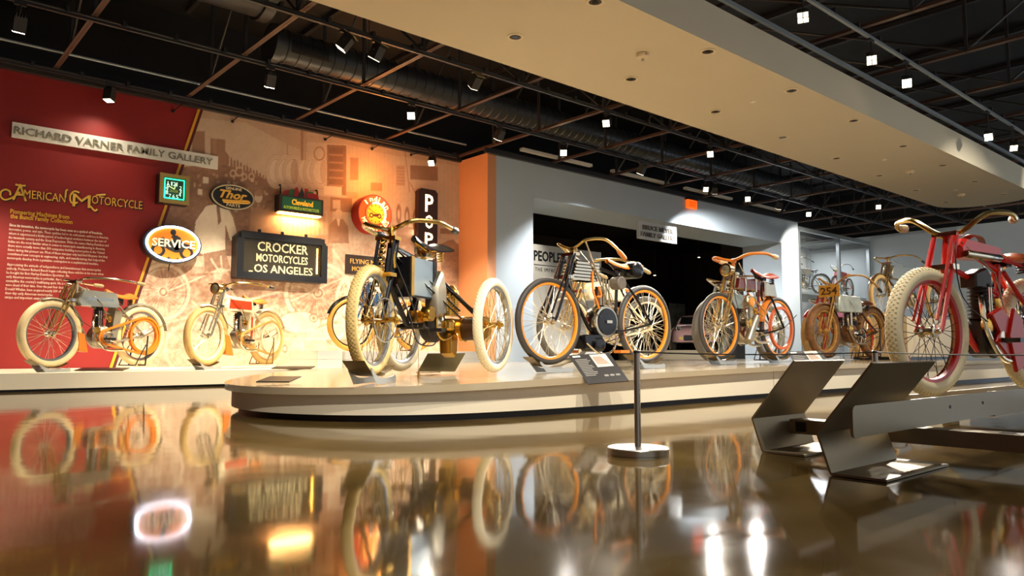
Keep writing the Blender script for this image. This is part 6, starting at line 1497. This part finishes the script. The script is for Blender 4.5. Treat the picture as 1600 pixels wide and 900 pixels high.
def shelf_bike(px, D, rz, z, label, **kw):
    p = atD(px, 550, D); e = empty('motorcycle', (p.x, p.y, z), rz, None, 1.0); tag(e, label, 'motorcycle'); build_bike(e, 1.25, **kw); return e
shelf_bike(1259, 24.75, R2(150), SHZ, 'black motorcycle on the upper shelf of the glass case', frame=M_blk, tire=M_black_t, tank=M_alum, leather=M_leath_k, rfender=M_blk, bar_z=1.1, rise=0.1, chain=True)
shelf_bike(1320, 25.93, R2(184), SHZ, 'black and red motorcycle on the glass case shelf, right one', frame=M_red, tire=M_black_t, tank=M_red, leather=M_leather, bar_z=1.0, rise=0.1, lamp=M_bras, chain=True)
shelf_bike(1264, 25.0, R2(170), 0.30, 'dark motorcycle on the case floor behind the rusty motorcycle', frame=M_blk, tire=M_black_t, tank=M_alum, leather=M_leath_k, chain=True)

# ------------------------------------------------------------------ right hand displays
def plinth(x0, x1, y0, y1, h, label, m=M_white, z=0.0):
    e = empty('display_plinth', (x0, y0, z))
    MB().box(0, x1-x0, 0, y1-y0, 0.05, h).obj('body', m, e); MB().box(0.04, x1-x0-0.04, 0.04, y1-y0-0.04, 0, 0.05).obj('kick_board', M_kick, e)
    tag(e, label, 'plinth')
A_, B_ = atD(1381, 550, 12.6), atD(1466, 550, 13.8)
plinth(A_.x-0.15, B_.x+0.5, min(A_.y, B_.y)-0.30, max(A_.y, B_.y)+0.5, 0.70, 'tan plinth on the island behind the red motorcycle', mat('tan_plinth_paint', rgb(206,184,140), 0.5), 0.302)
e, wb, A, B, rz, s = bike_from_pixels('motorcycle', 'olive bronze motorcycle with cream tires on the tan plinth', (1380, 67.5), (1466, 61.6), 0.72, 1.003)
M_ol = mat('olive_bronze', rgb(112, 88, 50), 0.35, 0.5)
build_bike(e, wb, frame=M_ol, fork=M_ol, tire=M_tan_t, rim=M_ol, spoke=M_spoke, tr=0.038, tank=M_alum, bar=M_goldn, bar_z=1.00, rise=0.03, back=0.5, ffender=M_ol, ff=(30,150), rfender=M_ol, seat_z=0.92, engine_m=M_alum, chain=True)
plinth(10.0, 15.5, 0.2, 2.6, 0.62, 'long white plinth at the right end of the hall')
p = atD(1578, 550, 11.4)
e = empty('motorcycle', (p.x+0.3, p.y, 0.635), R2(172), None, 1.0); tag(e, 'dark motorcycle with broad fender at the right picture edge', 'motorcycle')
build_bike(e, 1.3, frame=M_blk, tire=M_black_t, rim=M_alum, tank=M_alum, ffender=M_blk, ff=(20,190), rfender=M_blk, leather=M_leather, bar_z=1.02, rise=0.12, chain=True, lamp=M_nickel, tr=0.04)
# display window strip, far right (bright glazing behind)
e = empty('window_1', (XF-0.02, -4.5, 0.4)); struct(e, 'bright glazed window band at the far right end')
for k in range(4):
    MB().box(-0.02, 0.0, 0.1+k*1.7, 1.65+k*1.7, 0.1, 1.9).obj('window_pane', mat('daylit_glass', rgb(210,232,250), 0.2, emit=3.0, ecol=rgb(200,226,255)), e)
    MB().box(-0.05, 0.0, 0.02+k*1.7, 0.10+k*1.7, 0.0, 2.0).obj('window_mullion', M_alu, e)
